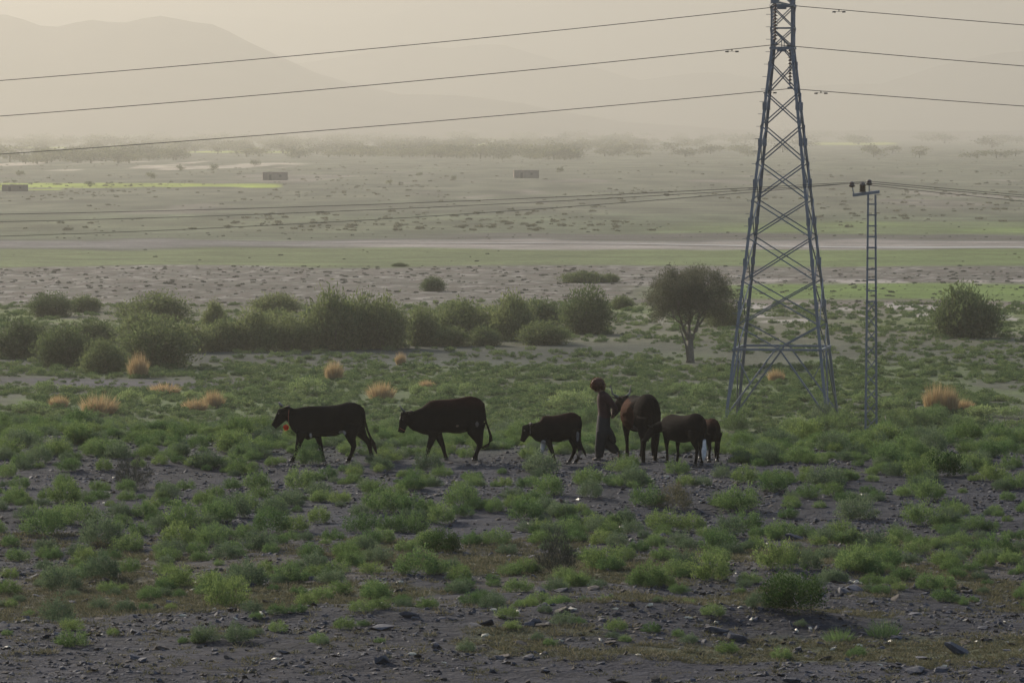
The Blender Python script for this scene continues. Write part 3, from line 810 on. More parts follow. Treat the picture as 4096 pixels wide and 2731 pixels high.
c3 = side_spec([(285, 605, 700), (310, 600, 730), (350, 594, 772), (390, 578, 785), (420, 532, 795), (450, 522, 790), (520, 525, 784), (580, 515, 788), (640, 501, 776), (700, 490, 762), (740, 495, 784), (775, 516, 760), (798, 545, 700), (811, 595, 650)],
               [(320, 665, 66), (285, 650, 56), (264, 652, 54), (252, 700, 42), (232, 746, 30), (215, 776, 27)],
               [([(430, 740, 52), (438, 800, 38), (424, 870, 23), (412, 925, 17), (404, 970, 19), (400, 1005, 21)], .11),
                ([(460, 740, 52), (482, 800, 36), (512, 880, 23), (530, 940, 17), (540, 975, 19), (545, 1005, 21)], -.11),
                ([(722, 660, 66), (722, 760, 50), (744, 825, 33), (748, 870, 27), (720, 940, 18), (700, 975, 20), (690, 1005, 22)], .12),
                ([(738, 660, 66), (748, 765, 46), (776, 828, 31), (790, 875, 27), (772, 940, 18), (750, 975, 20), (738, 1005, 22)], -.12)],
               [(790, 530, 12), (806, 600, 11), (797, 700, 9), (800, 780, 9), (815, 840, 12), (840, 890, 14), (853, 935, 4)], 560, 1005, [(a, b * .86) for a, b in WID], (272, 598), (236, 668))
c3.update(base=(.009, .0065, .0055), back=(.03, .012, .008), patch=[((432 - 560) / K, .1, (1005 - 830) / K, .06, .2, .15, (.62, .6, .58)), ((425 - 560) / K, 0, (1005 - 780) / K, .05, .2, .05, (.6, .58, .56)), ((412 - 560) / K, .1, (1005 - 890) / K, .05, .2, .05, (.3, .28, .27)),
                 ((760 - 560) / K, -.14, (1005 - 730) / K, .035, .1, .13, (.16, .14, .13)), ((790 - 560) / K, -.1, (1005 - 900) / K, .06, .1, .09, (.22, .17, .14)), ((640 - 560) / K, 0, (1005 - 770) / K, .1, .2, .03, (.3, .27, .24))],
          hips=((705 - 560) / K, (1005 - 515) / K, .17))

# the herd's other three are seen from behind: same build, their own proportions and stance
def std_spec(h=1.25, belly=.30, head_low=False, stride=.06, hipw=.21):
    s = h / 1.28
    T = [(-.78, 1.10, .82, .10), (-.70, 1.13, .70, .14), (-.60, 1.17, .60, .18), (-.48, 1.20, .55, .22), (-.32, 1.19, .54, belly * .9), (-.15, 1.18, .52, belly), (.02, 1.19, .52, belly), (.18, 1.20, .55, belly * .95), (.32, 1.24, .60, .25),
         (.44, 1.27, .60, .245), (.55, 1.25, .58, .23), (.66, 1.20, .64, .19), (.73, 1.12, .74, .13), (.78, 1.02, .86, .06)]
    hd = [(-.74, .94, .16), (-.92, 1.03, .15), (-1.02, 1.03, .13), (-1.09, .94, .11), (-1.14, .83, .085), (-1.17, .76, .065)]
    po, ey = (-1.01, 1.15), (-1.09, 1.0)
    if head_low:
        hd = [(-.70, .90, .15), (-.88, .86, .135), (-1.0, .80, .125), (-1.06, .70, .105), (-1.09, .58, .08), (-1.11, .49, .06)]; po, ey = (-.99, .93), (-1.07, .76)
    def leg(x, top, f):
        if f: return [(x, .80, .14), (x, .60, .10), (x - .01, .42, .06), (x + .01, .25, .042), (x, .10, .05), (x - .01, .03, .054)]
        return [(x - .02, .85, .20), (x - .04, .68, .15), (x + .02, .52, .095), (x + .09, .41, .07), (x + .06, .24, .048), (x + .02, .09, .052), (x, .03, .056)]
    lg = [(leg(-.46 - stride, 0, 1), -.14), (leg(-.46 + stride, 0, 1), .14), (leg(.56 + stride, 0, 0), -.155), (leg(.56 - stride, 0, 0), .155)]
    tl = [(.70, 1.16, .04), (.79, 1.05, .036), (.82, .85, .030), (.83, .65, .030), (.84, .50, .036), (.84, .36, .05), (.84, .22, .036), (.83, .12, .012)]
    sc = lambda l: [tuple(v * s for v in p) for p in l]
    return dict(trunk=sc(T), head=sc(hd), legs=[(sc(l), y * s) for l, y in lg], tail=sc(tl), poll=tuple(v * s for v in po), eye=tuple(v * s for v in ey), hips=(.44 * s, 1.22 * s, hipw * s), eye_w=.085 * s)

def put(root, px, py, rz, label, cat='cow', group=None, extra=1.):
    p = ground(px, py); root.location = p; root.rotation_euler = (0, 0, rz); k = p.y / 100 * extra; root.scale = (k, k, k)
    tag(root, label, cat, group); return root
GC = 'cattle herd walking past'
r1 = put(make_cow(c1), 328.1, 461.6, R(-3), 'black cow wearing a cord collar with an orange red tassel', 'cow', GC)
col = MB()
ring = [((268 + 14 * math.cos(a) * .3 - 650) / K, .165 * math.cos(a), (905 - 462) / K + .185 * math.sin(a)) for a in np.linspace(0, 2 * math.pi, 25)]
cl = MB().tube(ring, .008, 6).build('collar', M['cord'], r1, True)
tv = rng.normal(size=(260, 3)); tv /= np.linalg.norm(tv, axis=1, keepdims=True)
tc_ = np.array([(238 - 650) / K, -.12, (905 - 562) / K])
Vt, Ft = leaves(tc_ + tv * .012, tv, np.full(260, .06), np.full(260, .016), rng)
link('tassel', np_mesh('tassel', Vt, [Ft]), M['red'], cl)
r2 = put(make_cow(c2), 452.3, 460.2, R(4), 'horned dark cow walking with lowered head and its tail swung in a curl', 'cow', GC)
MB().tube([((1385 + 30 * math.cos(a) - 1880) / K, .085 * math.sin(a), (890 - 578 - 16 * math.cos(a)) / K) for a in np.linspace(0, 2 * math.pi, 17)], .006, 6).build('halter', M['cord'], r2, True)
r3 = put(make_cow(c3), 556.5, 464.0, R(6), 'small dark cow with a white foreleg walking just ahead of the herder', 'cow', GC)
MB().tube([((296 - 560) / K + .01 * math.cos(a), .115 * math.cos(a), (1005 - 652) / K + .135 * math.sin(a)) for a in np.linspace(0, 2 * math.pi, 21)], .006, 6).build('collar', M['horn'], r3, True)
c4 = std_spec(1.45, .36, stride=.07)
c4.update(base=(.010, .006, .005), back=(.008, .006, .005), head_y=-.30, udder=(.34, .58, .11),
          patch=[(.18, -.33, .80, .09, .12, .07, (.14, .115, .105)), (.24, -.26, .68, .11, .14, .08, (.12, .10, .092)), (-.15, -.34, 1.0, .6, .16, .45, (.05, .018, .009))],
          horns=[[(-1.12, s * .07 - .13, 1.28), (-1.14, s * .16 - .13, 1.33), (-1.15, s * .18 - .13, 1.46)] for s in (-1, 1)])
put(make_cow(c4), 641, 459.8, R(-76), 'large brown-flanked cow with bulging belly walking away beside the herder', 'cow', GC)
c5 = std_spec(1.12, .29, True, .05)
c5.update(base=(.008, .006, .005), back=(.012, .008, .006), patch=[(.735, -.04, .30, .08, .15, .28, (.62, .58, .56)), (-.80, 0, .62, .025, .05, .10, (.3, .27, .25))])
c5['tail'] = [(x, z, r * (1 if z > .6 else 1.35)) for x, z, r in c5['tail']]; c5['tail_y'] = -.06
c5['head_y'] = -.36
put(make_cow(c5), 684.0, 463.6, R(-54), 'young dark cow with lowered head and a white tail tip', 'cow', GC)
c6 = std_spec(.93, .25, False, .05)
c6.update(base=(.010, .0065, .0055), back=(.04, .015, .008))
c6['head'] = [(-.54, .70, .11), (-.66, .70, .10), (-.74, .66, .095), (-.79, .58, .08), (-.82, .50, .06), (-.83, .45, .045)]; c6['poll'] = (-.73, .75); c6['eye'] = (-.79, .63)
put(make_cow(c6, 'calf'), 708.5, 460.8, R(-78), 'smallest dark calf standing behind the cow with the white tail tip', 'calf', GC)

# ------------------------------------------------------------------ herder
def herder():
    KK = 737.
    X = lambda x: (x - 400) / KK
    Zf = lambda y: (1400 - y) / KK
    p = ground(600.5, 459.6); root = empty('person', p, R(4), p.y / 100)
    tag(root, 'walking herder in maroon jacket and dark loose clothes with hands behind the back', 'person')
    Yv = (0, 1, 0)
    # continuous body
    b = MB()
    b.ball((X(362), 0, Zf(235)), (.098, .075, .115), 14, 10)                                       # skull
    b.tube([(X(352), 0, Zf(262)), (X(335), 0, Zf(312)), (X(333), 0, Zf(338))], [.075, .055, .03], 12, Yv, [.06, .05, .028])  # jaw and chin
    b.tube([(X(316), 0, Zf(262)), (X(303), 0, Zf(290)), (X(312), 0, Zf(300))], [.012, .016, .012], 8)   # nose
    b.tube([(X(318), 0, Zf(318)), (X(314), 0, Zf(322))], [.014, .012], 8, Yv, [.024, .022])              # lips
    for s in (-1, 1): b.ball((X(385), s * .078, Zf(262)), (.022, .012, .032), 8, 6)                      # ears
    b.tube([(X(385), 0, Zf(290)), (X(405), 0, Zf(345)), (X(430), 0, Zf(400))], [.058, .055, .08], 12, Yv, [.05, .052, .10])
    b.tube([(X(432), 0, Zf(380)), (X(445), 0, Zf(480)), (X(455), 0, Zf(620)), (X(450), 0, Zf(740)), (X(445), 0, Zf(850))], [.085, .115, .10, .105, .10], 14, Yv, [.15, .17, .15, .155, .15])
    for s, lg in ((-1, [(430, 830, .085), (405, 1080, .062), (378, 1250, .048), (365, 1370, .036)]), (1, [(450, 830, .085), (470, 1080, .062), (580, 1200, .046), (672, 1280, .034)])):
        b.tube([(X(x), s * .085, Zf(z)) for x, z, r in lg], [r for x, z, r in lg], 10, Yv)
        x, z, r = lg[-1]
        if s < 0: b.tube([(X(x + 22), s * .085, Zf(1368)), (X(x - 30), s * .085, Zf(1382)), (X(x - 95), s * .085, Zf(1390))], [.04, .032, .018], 10, Yv, [.036, .042, .032])
        else: b.tube([(X(690), s * .085, Zf(1262)), (X(706), s * .085, Zf(1312)), (X(690), s * .085, Zf(1372))], [.034, .032, .018], 10, Yv, [.036, .042, .032])
    for s in (-1, 1):
        b.tube([(X(450), s * .165, Zf(385)), (X(545), s * .215, Zf(500)), (X(618), s * .205, Zf(585)), (X(606), s * .12, Zf(640)), (X(592), s * .05, Zf(682))], [.06, .05, .043, .034, .026], 10)
        hx, hz = 588, 690                                                                               # hand: palm, four fingers and a thumb, closed on each other
        b.tube([(X(hx), s * .05, Zf(hz)), (X(hx - 4), s * .0, Zf(hz + 38))], [.03, .027], 10, (1, 0, 0), [.018, .018])
        for k in range(4):
            o_ = (k - 1.5) * .017; l = (.030, .036, .034, .026)[k]
            b.tube([(X(hx) + o_, s * .0, Zf(hz + 34)), (X(hx) + o_, -s * .018, Zf(hz + 34) - l), (X(hx) + o_ - .008, -s * .03, Zf(hz + 34) - l - .012)], [.0095, .009, .008], 6)
        b.tube([(X(hx) + .026, s * .04, Zf(hz + 8)), (X(hx) + .044, s * .02, Zf(hz + 26)), (X(hx) + .036, -s * .005, Zf(hz + 44))], [.011, .010, .009], 6)
    body = link('body', fused(b, .0085, 2), M['skin'], root)
    for s in (-1, 1): MB().ball((X(328), s * .034, Zf(272)), .011, 8, 6).build('eye', M['hoof'], root, True)
    # hair: a thick rough bowl
    hb = MB(); hb.ball((X(354), 0, Zf(212)), (.145, .122, .136), 14, 10)
    hb.tube([(X(400), 0, Zf(220)), (X(428), 0, Zf(262)), (X(434), 0, Zf(308))], [.09, .07, .032], 12, Yv, [.10, .09, .05])
    hb.ball((X(294), 0, Zf(238)), (.065, .085, .07), 12, 8)
    hair = link('hair', fused(hb, .012, 3), M['hair'], root)
    V = verts_np(hair.data); nrm = V - V.mean(0); nrm /= np.linalg.norm(nrm, axis=1, keepdims=True)
    k = rng.integers(0, len(V), 1500)
    Vt, Ft = leaves(V[k] - nrm[k] * .01, nrm[k] + rng.normal(size=(1500, 3)) * .5 + np.array([0, 0, -.5]), .035 + .02 * rng.random(1500), np.full(1500, .006), rng)
    link('hair_strand', np_mesh('hair_strand', Vt, [Ft]), M['strand'], hair)
    # jacket with sleeves
    j = MB()
    j.tube([(X(412), 0, Zf(330)), (X(425), 0, Zf(375)), (X(440), 0, Zf(430)), (X(452), 0, Zf(540)), (X(458), 0, Zf(660)), (X(455), 0, Zf(745))], [.065, .105, .135, .142, .132, .135], 18, Yv, [.07, .155, .195, .205, .19, .195])
    for s in (-1, 1):
        j.tube([(X(455), s * .155, Zf(378)), (X(500), s * .205, Zf(430)), (X(560), s * .235, Zf(515)), (X(622), s * .215, Zf(590)), (X(610), s * .13, Zf(645)), (X(598), s * .075, Zf(672))], [.075, .082, .072, .062, .05, .04], 12)
    jk = link('jacket', fused(j, .013, 4), M['jacket'], root)
    # long tunic, its tail swung back
    k = MB()
    k.tube([(X(455), 0, Zf(700)), (X(448), 0, Zf(800)), (X(440), 0, Zf(920)), (X(425), 0, Zf(1010)), (X(412), 0, Zf(1075))], [.137, .143, .150, .135, .115], 18, Yv, [.185, .20, .205, .20, .185])
    k.tube([(X(495), 0, Zf(900)), (X(545), 0, Zf(985)), (X(600), 0, Zf(1075)), (X(628), 0, Zf(1140))], [.08, .085, .065, .03], 14, Yv, [.17, .16, .13, .10])
    link('tunic', fused(k, .014, 4), M['tunic'], root)
    q = MB()
    q.tube([(X(425), -.06, Zf(960)), (X(400), -.085, Zf(1090)), (X(382), -.088, Zf(1230)), (X(372), -.088, Zf(1360))], [.135, .115, .108, .085], 14, Yv, [.13, .11, .10, .085])
    q.tube([(X(440), .06, Zf(960)), (X(462), .085, Zf(1080)), (X(540), .088, Zf(1170)), (X(625), .088, Zf(1245)), (X(672), .088, Zf(1285))], [.135, .12, .115, .095, .068], 14, Yv, [.13, .12, .11, .10, .075])
    link('trousers', fused(q, .014, 4), M['trouser'], root)
    for s, pts in ((-1, [(395, 1385), (350, 1388), (285, 1396)]), (1, [(702, 1262), (722, 1318), (700, 1385)])):
        MB().tube([(X(x), s * .086, Zf(z)) for x, z in pts], [.046, .046, .028], 10, Yv, [.052, .058, .044]).build('sandal', M['hoof'], root, True)
herder()

# ------------------------------------------------------------------ bushes and trees of the plain
S2 = 2352 / 1024.
LAND = []
def landmark(name, px, py): LAND.append((name, ground(px, py)))
for nm, px_, py_ in (('the collared black cow', 328, 461), ('the horned cow', 452, 460), ('the white-legged small cow', 556, 464), ('the herder', 600, 459), ('the calf', 706, 461), ('the lattice pole', 871, 430),
                     ('the biggest dark shrub', 797, 612), ('the upright grey shrub', 558, 574), ('the gravel mound', 985, 640), ('the fanned grass clump', 884, 637), ('the dark grey shrub', 132, 489),
                     ('the dense dark shrub', 441, 552), ('the stone row', 410, 627), ('the pale-edged slab', 161, 649), ('the sloping tilted slab', 718, 633), ('the largest orange tussock', 99, 414), ('the tall lattice tower', 782, 413),
                     ('the rounded brown tussock', 381, 400), ('the pale leaning tussock', 950, 412), ('the sunlit-painted chips', 855, 582), ('the dry straw shrub', 675, 510), ('the thorn tree', 690, 362), ('the upright orange tussock', 138, 377), ('the compact orange tussock', 334, 379), ('the wispy orange tussock', 400, 364), ('the narrow lone bush', 214, 328)):
    landmark(nm, px_, py_)
def near_what(p):
    n_, q = min(LAND, key=lambda l: (l[1] - p).length); d = (q - p).length
    return ('right beside ' if d < 1.0 else 'a few steps from ' if d < 3.5 else 'well away from ') + n_
def on_what(p):
    x_, y_ = np.array([p.x]), np.array([p.y])
    if 66.5 < p.y < 78 and fbm(x_ / 2.2 + 4, y_ / 3.2, 4)[0] > .52: return 'on short turf'
    if fbm(x_ / 2.1 + 20, y_ / 1.9, 3)[0] > .5: return 'amid slate rubble'
    return 'on bare soil'
def place_bush(cx, base, w, top, label, group, k, sc=S2, mat=None):
    """picture measures in the 2352-wide view"""
    p = ground(cx / S2, base / S2); s = F / p.y
    wm = w / S2 / s; hm = (base - top) / S2 / s
    root = empty('bush', p + Vector((0, 0, -.04)), random.random() * 6.28)
    a, b = BSH[k % len(BSH)]; tall = (.62, .75, .9)[(k % len(BSH)) % 3]
    root.scale = (wm * 1.12, wm * 1.12, hm / tall / .98)
    link('foliage', a, None, root); link('stem', b, None, root)
    return tag(root, label, 'bush', group)
GB = 'bushes lined up across the plain'
band = [(147, 842, 113, 750), (239, 856, 89, 777), (362, 842, 154, 722), (41, 822, 103, 736), (212, 794, 103, 733), (441, 808, 85, 740), (513, 805, 109, 736), (588, 805, 103, 709), (677, 803, 109, 716), (769, 801, 120, 675),
        (827, 799, 102, 680), (882, 799, 102, 680), (968, 793, 78, 707), (1046, 778, 117, 688), (1117, 778, 102, 700), (1179, 781, 98, 680), (1241, 750, 98, 688), (1347, 766, 112, 657), (330, 780, 100, 715), (90, 800, 90, 740), (640, 790, 80, 705)]
for k, b in enumerate(band):
    o = place_bush(*b, '', GB, k); o['label'] = ('tall' if b[1] - b[3] > 100 else 'low' if b[1] - b[3] < 75 else 'mid-height') + (' wide' if b[2] > 108 else ' slim') + ' olive bush in the long bush band ' + near_what(o.location)
for k, b in enumerate([(976, 793, 55, 762), (1038, 795, 70, 746), (1112, 793, 66, 750), (1249, 791, 104, 738)]):
    place_bush(*b, ('smallest', 'second smallest', 'second broadest', 'broadest')[(0, 2, 1, 3)[k]] + ' of the low rounded bushes at the foot of the bush band', 'low bushes before the band', k + 1)
place_bush(116, 727, 92, 668, 'dark bush standing behind the bush band left of a thinner one', None, 2)
place_bush(195, 716, 68, 678, 'thin brownish bush beside the dark bush behind the band', None, 4)
place_bush(355, 737, 143, 671, 'broad dark bush standing behind the bush band', None, 5)
place_bush(492, 754, 48, 693, 'narrow bush standing apart behind a gap in the band', None, 3)
place_bush(635, 716, 100, 671, 'bush with a ragged top rising just behind the band', None, 1)
place_bush(1429, 709, 47, 679, 'small dim bush between the band and the thorn tree', None, 0)
place_bush(1663, 750, 78, 690, 'brownish bush half hidden behind the thorn tree', None, 2)
place_bush(995, 668, 51, 635, 'lone dark bush out on the pale stony flat', None, 4)
place_bush(1339, 648, 90, 622, 'low spreading bush beyond the stony flat', None, 0)
place_bush(1398, 648, 43, 628, 'small bush touching the low spreading one beyond the stony flat', None, 3)
place_bush(2220, 775, 134, 656, 'lone rounded bush on the plain beyond the lattice pole', None, 1)
place_bush(918, 612, 34, 603, 'tiny reddish bush at the edge of the green field', None, 3)

def thorn_tree():
    p = ground(1585 / S2, 833 / S2); s = F / p.y
    root = empty('thorn_tree', p); tag(root, 'bare-trunked thorn tree with a dense round grey crown', 'tree')
    rnd = random.Random(5); mb = MB(); tips_ = []
    u = 1 / S2 / s
    def limb(a, d, ln, r, lev):
        pts = [a]; q = a.copy(); dd = d.copy()
        for k in range(4):
            dd = (dd + Vector((rnd.gauss(0, .16), rnd.gauss(0, .16), .05))).normalized(); q = q + dd * ln / 4; pts.append(q.copy())
        mb.tube(pts, [r * (1 - .13 * k) for k in range(5)], 8 if lev < 2 else 5)
        if lev >= 3: tips_.append((pts[2], q)); return
        for k in range(3 if lev else 4):
            nd = (dd + Vector((rnd.gauss(0, .62), rnd.gauss(0, .62), rnd.gauss(.12, .3)))).normalized()
            limb(q if k else pts[3], nd, ln * rnd.uniform(.62, .85), r * .55, lev + 1)
    mb.tube([(0, 0, -.1), (.02, 0, .25), (0, .02, 55 * u)], [.30, .22, .17], 10)
    for dx, dy, r in ((-.42, .1, .13), (.5, -.05, .15), (.08, .35, .11), (-.1, -.35, .1)):
        limb(Vector((0, .0, 50 * u)), Vector((dx, dy, .85)).normalized(), 1.25, r, 1)
    mb.tube([(-.12, -.1, .1), (-.22, -.1, .9), (-.42, -.12, 1.5), (-.6, -.1, 2.1)], [.08, .065, .05, .03], 6)
    mb.build('trunk', M['bark'], root, True)
    r = np.random.default_rng(9); n = 46000
    c = np.array([4 * u, 0, 146 * u]); rad = np.array([116 * u, 105 * u, 76 * u])
    nb = 190; d = r.normal(size=(nb, 3)); d /= np.linalg.norm(d, axis=1, keepdims=True)
    d[:, 2] = np.where(d[:, 2] < -.8, -d[:, 2], d[:, 2])
    cc = c + d * rad * (r.random(nb) ** .4 * .93)[:, None]
    k = r.integers(0, nb, n); P = cc[k] + r.normal(size=(n, 3)) * .19
    V, Fq = leaves(P, r.normal(size=(n, 3)) + (P - c) * .5, .07 + .10 * r.random(n), .015 + .03 * r.random(n), r)
    link('crown', np_mesh('crown', V, [Fq]), M['acacia'], root)
    tw_ = MB()
    for q in range(nb):
        a = Vector(c + (cc[q] - c) * .35); b = Vector(cc[q]); tw_.tube([a, b + Vector((0, 0, .15))], [.022, .008], 4)
    tw_.build('branch', M['bark'], root)
thorn_tree()

# tussocks of dry orange grass (2352-wide measures: x, base, width, height, stalk height)
tus = [(228, 950, 92, 44, 78, 'largest orange grass tussock with tall pale stalks'), (318, 866, 50, 56, 0, 'upright orange tussock standing before the dark bushes'), (767, 872, 44, 46, 0, 'compact orange tussock beside a yellow-green cushion plant'),
       (920, 838, 26, 30, 36, 'thin wispy orange tussock at the edge of grey soil'), (490, 936, 52, 40, 60, 'orange tussock with a few stalks joined to a browner one'), (448, 943, 62, 30, 0, 'brownish tussock joined to an orange one with stalks'),
       (378, 905, 74, 26, 36, 'pale sparse tussock between orange ones'), (875, 918, 66, 42, 0, 'rounded brown tussock behind the two leading cows'), (135, 936, 46, 30, 0, 'small brown tussock left of the largest tussock'),
       (2150, 945, 60, 64, 0, 'orange tussock leaning on a pale one beyond the lattice pole'), (2182, 948, 44, 60, 66, 'pale tussock leaning on an orange one beyond the lattice pole'), (2212, 943, 52, 28, 0, 'low brown tussock beside the pale leaning one'),
       (1782, 876, 40, 30, 0, 'orange tussock framed by the legs of the tall tower'), (978, 890, 40, 18, 0, 'faint low tussock behind the second cow')]
for k, (cx, by, w, h, sh, lb) in enumerate(tus):
    p = ground(cx / S2, by / S2); s = F / p.y; root = empty('grass_tussock', p + Vector((0, 0, -.03)), k)
    o = link('blade', TUF[k % 3], None, root); o.scale = (w / S2 / s * 1.05, w / S2 / s * 1.05, h / S2 / s * 1.3)
    sh = sh or h * 1.3
    if sh:
        o = link('stalk', STK[k % 2], None, root); o.scale = (w / S2 / s * 1.2, w / S2 / s * 1.2, sh / S2 / s * 1.05)
    tag(root, lb, 'grass', 'dry grass tussocks on the plain')

# cushion plants with pale leafy tops
sg = [(705, 908, 92, 40), (640, 894, 50, 22), (110, 908, 74, 30), (70, 948, 95, 28), (300, 928, 66, 34), (352, 935, 50, 26), (1310, 938, 112, 40), (1375, 928, 90, 44), (1620, 918, 80, 34), (1030, 912, 60, 32), (960, 908, 50, 26), (1075, 905, 50, 24), (520, 925, 50, 22),
      (440, 915, 55, 20), (2060, 940, 80, 26), (2130, 960, 90, 26), (2260, 955, 100, 26), (2330, 960, 80, 26), (1560, 905, 60, 26), (1980, 925, 60, 24), (1240, 910, 60, 24), (575, 905, 40, 18)]
for k, (cx, by, w, h) in enumerate(sg):
    p = ground(cx / S2, by / S2); s = F / p.y
    o = link('cushion_plant', SAGE[k % 3]); o.location = p + Vector((0, 0, -.05)); o.rotation_euler = (0, 0, k * 2.1); q = w / S2 / s
    o.scale = (q, q, h / S2 / s / .36)
    tag(o, ('small' if w < 60 else 'broad') + ' pale leafy cushion plant ' + near_what(p), 'plant', 'pale cushion plants')

# ------------------------------------------------------------------ shrubs of the stony rise
A_ = [(1885, 240, 200), (1095, 190, 160), (420, 285, 160), (630, 280, 120), (1250, 260, 180), (1430, 300, 140), (1330, 265, 120), (380, 380, 140), (80, 480, 190), (390, 480, 230), (1020, 450, 180), (770, 455, 120), (250, 680, 290),
      (480, 610, 260), (720, 560, 200), (1230, 490, 160), (1560, 400, 200), (1430, 560, 250), (1820, 400, 200), (1990, 330, 160), (1940, 430, 170), (1760, 500, 200), (1500, 500, 160), (1940, 600, 180), (600, 740, 300), (950, 640, 160), (1100, 640, 260),
      (1330, 600, 250), (1640, 670, 280), (1800, 650, 200), (780, 770, 220), (1080, 740, 280), (1290, 740, 220), (1560, 770, 250), (270, 770, 170), (60, 740, 130), (1900, 900, 280), (1740, 960, 230), (370, 1010, 290), (600, 940, 300), (780, 900, 150),
      (1060, 990, 240), (1280, 1010, 220), (1480, 990, 300), (1380, 1110, 270), (340, 1200, 220), (1860, 1100, 160), (1690, 1260, 150), (1240, 1330, 200), (1440, 1330, 200), (440, 1350, 200), (650, 1020, 150), (870, 560, 170), (1660, 560, 200), (150, 250, 150), (250, 230, 150),
      (560, 190, 170), (900, 200, 130), (1480, 200, 140), (1600, 170, 150), (60, 190, 160), (40, 320, 130)]
B_ = [(295, 140, 170), (620, 150, 240), (600, 220, 110), (500, 270, 180), (250, 300, 190), (310, 420, 280), (500, 440, 220), (830, 390, 260), (700, 500, 230), (480, 560, 260), (150, 560, 260), (1370, 160, 280), (1260, 250, 120), (1420, 310, 250), (1680, 240, 220),
      (1960, 130, 170), (1980, 240, 240), (1700, 320, 200), (2080, 380, 250), (2280, 160, 180), (1060, 420, 150), (1270, 470, 280), (1400, 420, 200), (230, 640, 120), (900, 640, 180), (1060, 640, 200), (1140, 700, 150), (540, 840, 320), (60, 780, 180),
      (820, 880, 200), (250, 1010, 250), (1440, 580, 180), (1560, 570, 140), (1740, 560, 200), (1930, 510, 200), (2180, 540, 240), (2060, 590, 110), (1790, 800, 300), (2100, 910, 280), (2280, 850, 180), (2200, 740, 220), (920, 400, 160), (350, 540, 200)]
C_ = [(290, 320, 140), (430, 360, 190), (600, 410, 220), (820, 450, 170), (940, 380, 270), (770, 230, 200), (1330, 310, 150), (1200, 300, 100), (1500, 330, 220), (1830, 280, 200), (1560, 460, 220), (1680, 530, 150), (2050, 260, 150), (2060, 390, 160),
      (1930, 340, 180), (100, 650, 220), (390, 530, 280), (330, 680, 220), (440, 650, 220), (650, 690, 200), (690, 570, 140), (270, 780, 240), (1100, 580, 250), (1020, 700, 230), (1510, 610, 260), (1340, 660, 120), (1820, 640, 180), (1670, 670, 150), (1220, 780, 220),
      (620, 880, 270), (830, 880, 180), (1110, 900, 290), (1300, 870, 180), (220, 950, 270), (60, 890, 200), (1970, 800, 220), (1890, 870, 140), (1550, 1010, 210), (1100, 200, 180), (1400, 190, 200), (1250, 210, 160), (1950, 200, 180), (560, 240, 180), (420, 230, 150), (300, 240, 130)]
spots = [((x * .3775) / S2, (976 + y * .3775) / S2, w * .3775 / S2) for x, y, w in A_] + [((775 + x * .3418) / S2, (1033.5 + y * .3418) / S2, w * .3418 / S2) for x, y, w in B_] + \
        [((1550 + x * .3775) / S2, (976 + y * .3775) / S2, w * .3775 / S2) for x, y, w in C_]
GS = 'feathery green shrubs on the stony rise'
LS = '%s %s shrub %s %s'
taken = []
def place_shrub(px, py, w, me, label, group, hk=1.0, name='shrub', emb=.03):
    p = ground(px, py); wm = w * p.y / F; o = link(name, me); o.location = p + Vector((0, wm * .25, -emb)); o.location.z = float(hgt(o.location.x, o.location.y)) - emb
    o.rotation_euler = (0, 0, random.random() * 6.28)
    k = wm * random.uniform(1.0, 1.16); o.scale = (k, k, k * hk * random.uniform(.9, 1.15)); taken.append((o.location.x, o.location.y, wm * .5))
    if group: label = label % ('tiny' if wm < .45 else 'small' if wm < .6 else 'mid-sized' if wm < .78 else 'broad' if wm < 1.0 else 'huge', me['hue'], on_what(o.location), near_what(o.location))
    return tag(o, label, 'shrub', group)
FEET = [(ground(a, b), c) for a, b, c in ((452, 460, 1.0), (556, 464, .9), (597, 460, .45), (645, 461, .8), (684, 460, .6), (706, 461, .5), (349, 461, .35))]
def in_feet(p): return any(abs(p.x - q.x) < c and q.y - 1.7 < p.y < q.y + .6 for q, c in FEET)
order = random.Random(4); 
for k, (px, py, w) in enumerate(spots):
    k = order.randrange(8)
    if in_feet(ground(px, py)): continue
    place_shrub(px, py, w * .98, SHR[k % 8], LS, GS)
place_shrub(621, 471.5, 34, SHR[3], LS, GS, .62)
rr = random.Random(3); cnt = len(spots)
while cnt < 262:                                     # the closer-set belt where the rise rolls off
    px = rr.uniform(-10, 1034); py = 425 + 42 * rr.random() ** 1.1; w = rr.uniform(18, 36)
    if py > 440 and 610 < px < 1000 and 452 < py and rr.random() < .5: continue
    if py > 446 and 250 < px < 730: continue
    if fbm(np.array([px / 90]), np.array([py / 18]), 2)[0] < .40: continue
    place_shrub(px, py, w, SHR[cnt % 8], LS, GS); cnt += 1
place_shrub(302 / 1.0 * 0 + (800 * .3775) / S2, (976 + 390 * .3775) / S2, 40, SHG[0], 'dark grey twiggy shrub among green ones near the leading cow', None, 1.1)
place_shrub((775 + 1480 * .3418) / S2, (1033.5 + 840 * .3418) / S2, 45, SHG[1], 'upright dark grey twiggy shrub on the short dry turf', None, 1.15)
place_shrub((775 + 700 * .3418) / S2, (1033.5 + 690 * .3418) / S2, 42, SHD[0], 'dense dark green rounded shrub at the edge of the stones', None)
place_shrub((1550 + 740 * .3775) / S2, (976 + 1150 * .3775) / S2, 69, SHD[1], 'biggest dense dark green shrub alone on bare gravel', None, .95)
place_shrub((1550 + 1650 * .3775) / S2, (976 + 310 * .3775) / S2, 42, SHD[0], 'dense dark green shrub in the belt below the lattice pole', None)
place_shrub((775 + 2270 * .3418) / S2, (1033.5 + 400 * .3418) / S2, 42, mat_copy(SHG[0], M['grass']), 'dry straw-coloured twiggy shrub among green ones behind the calf', None, .9)
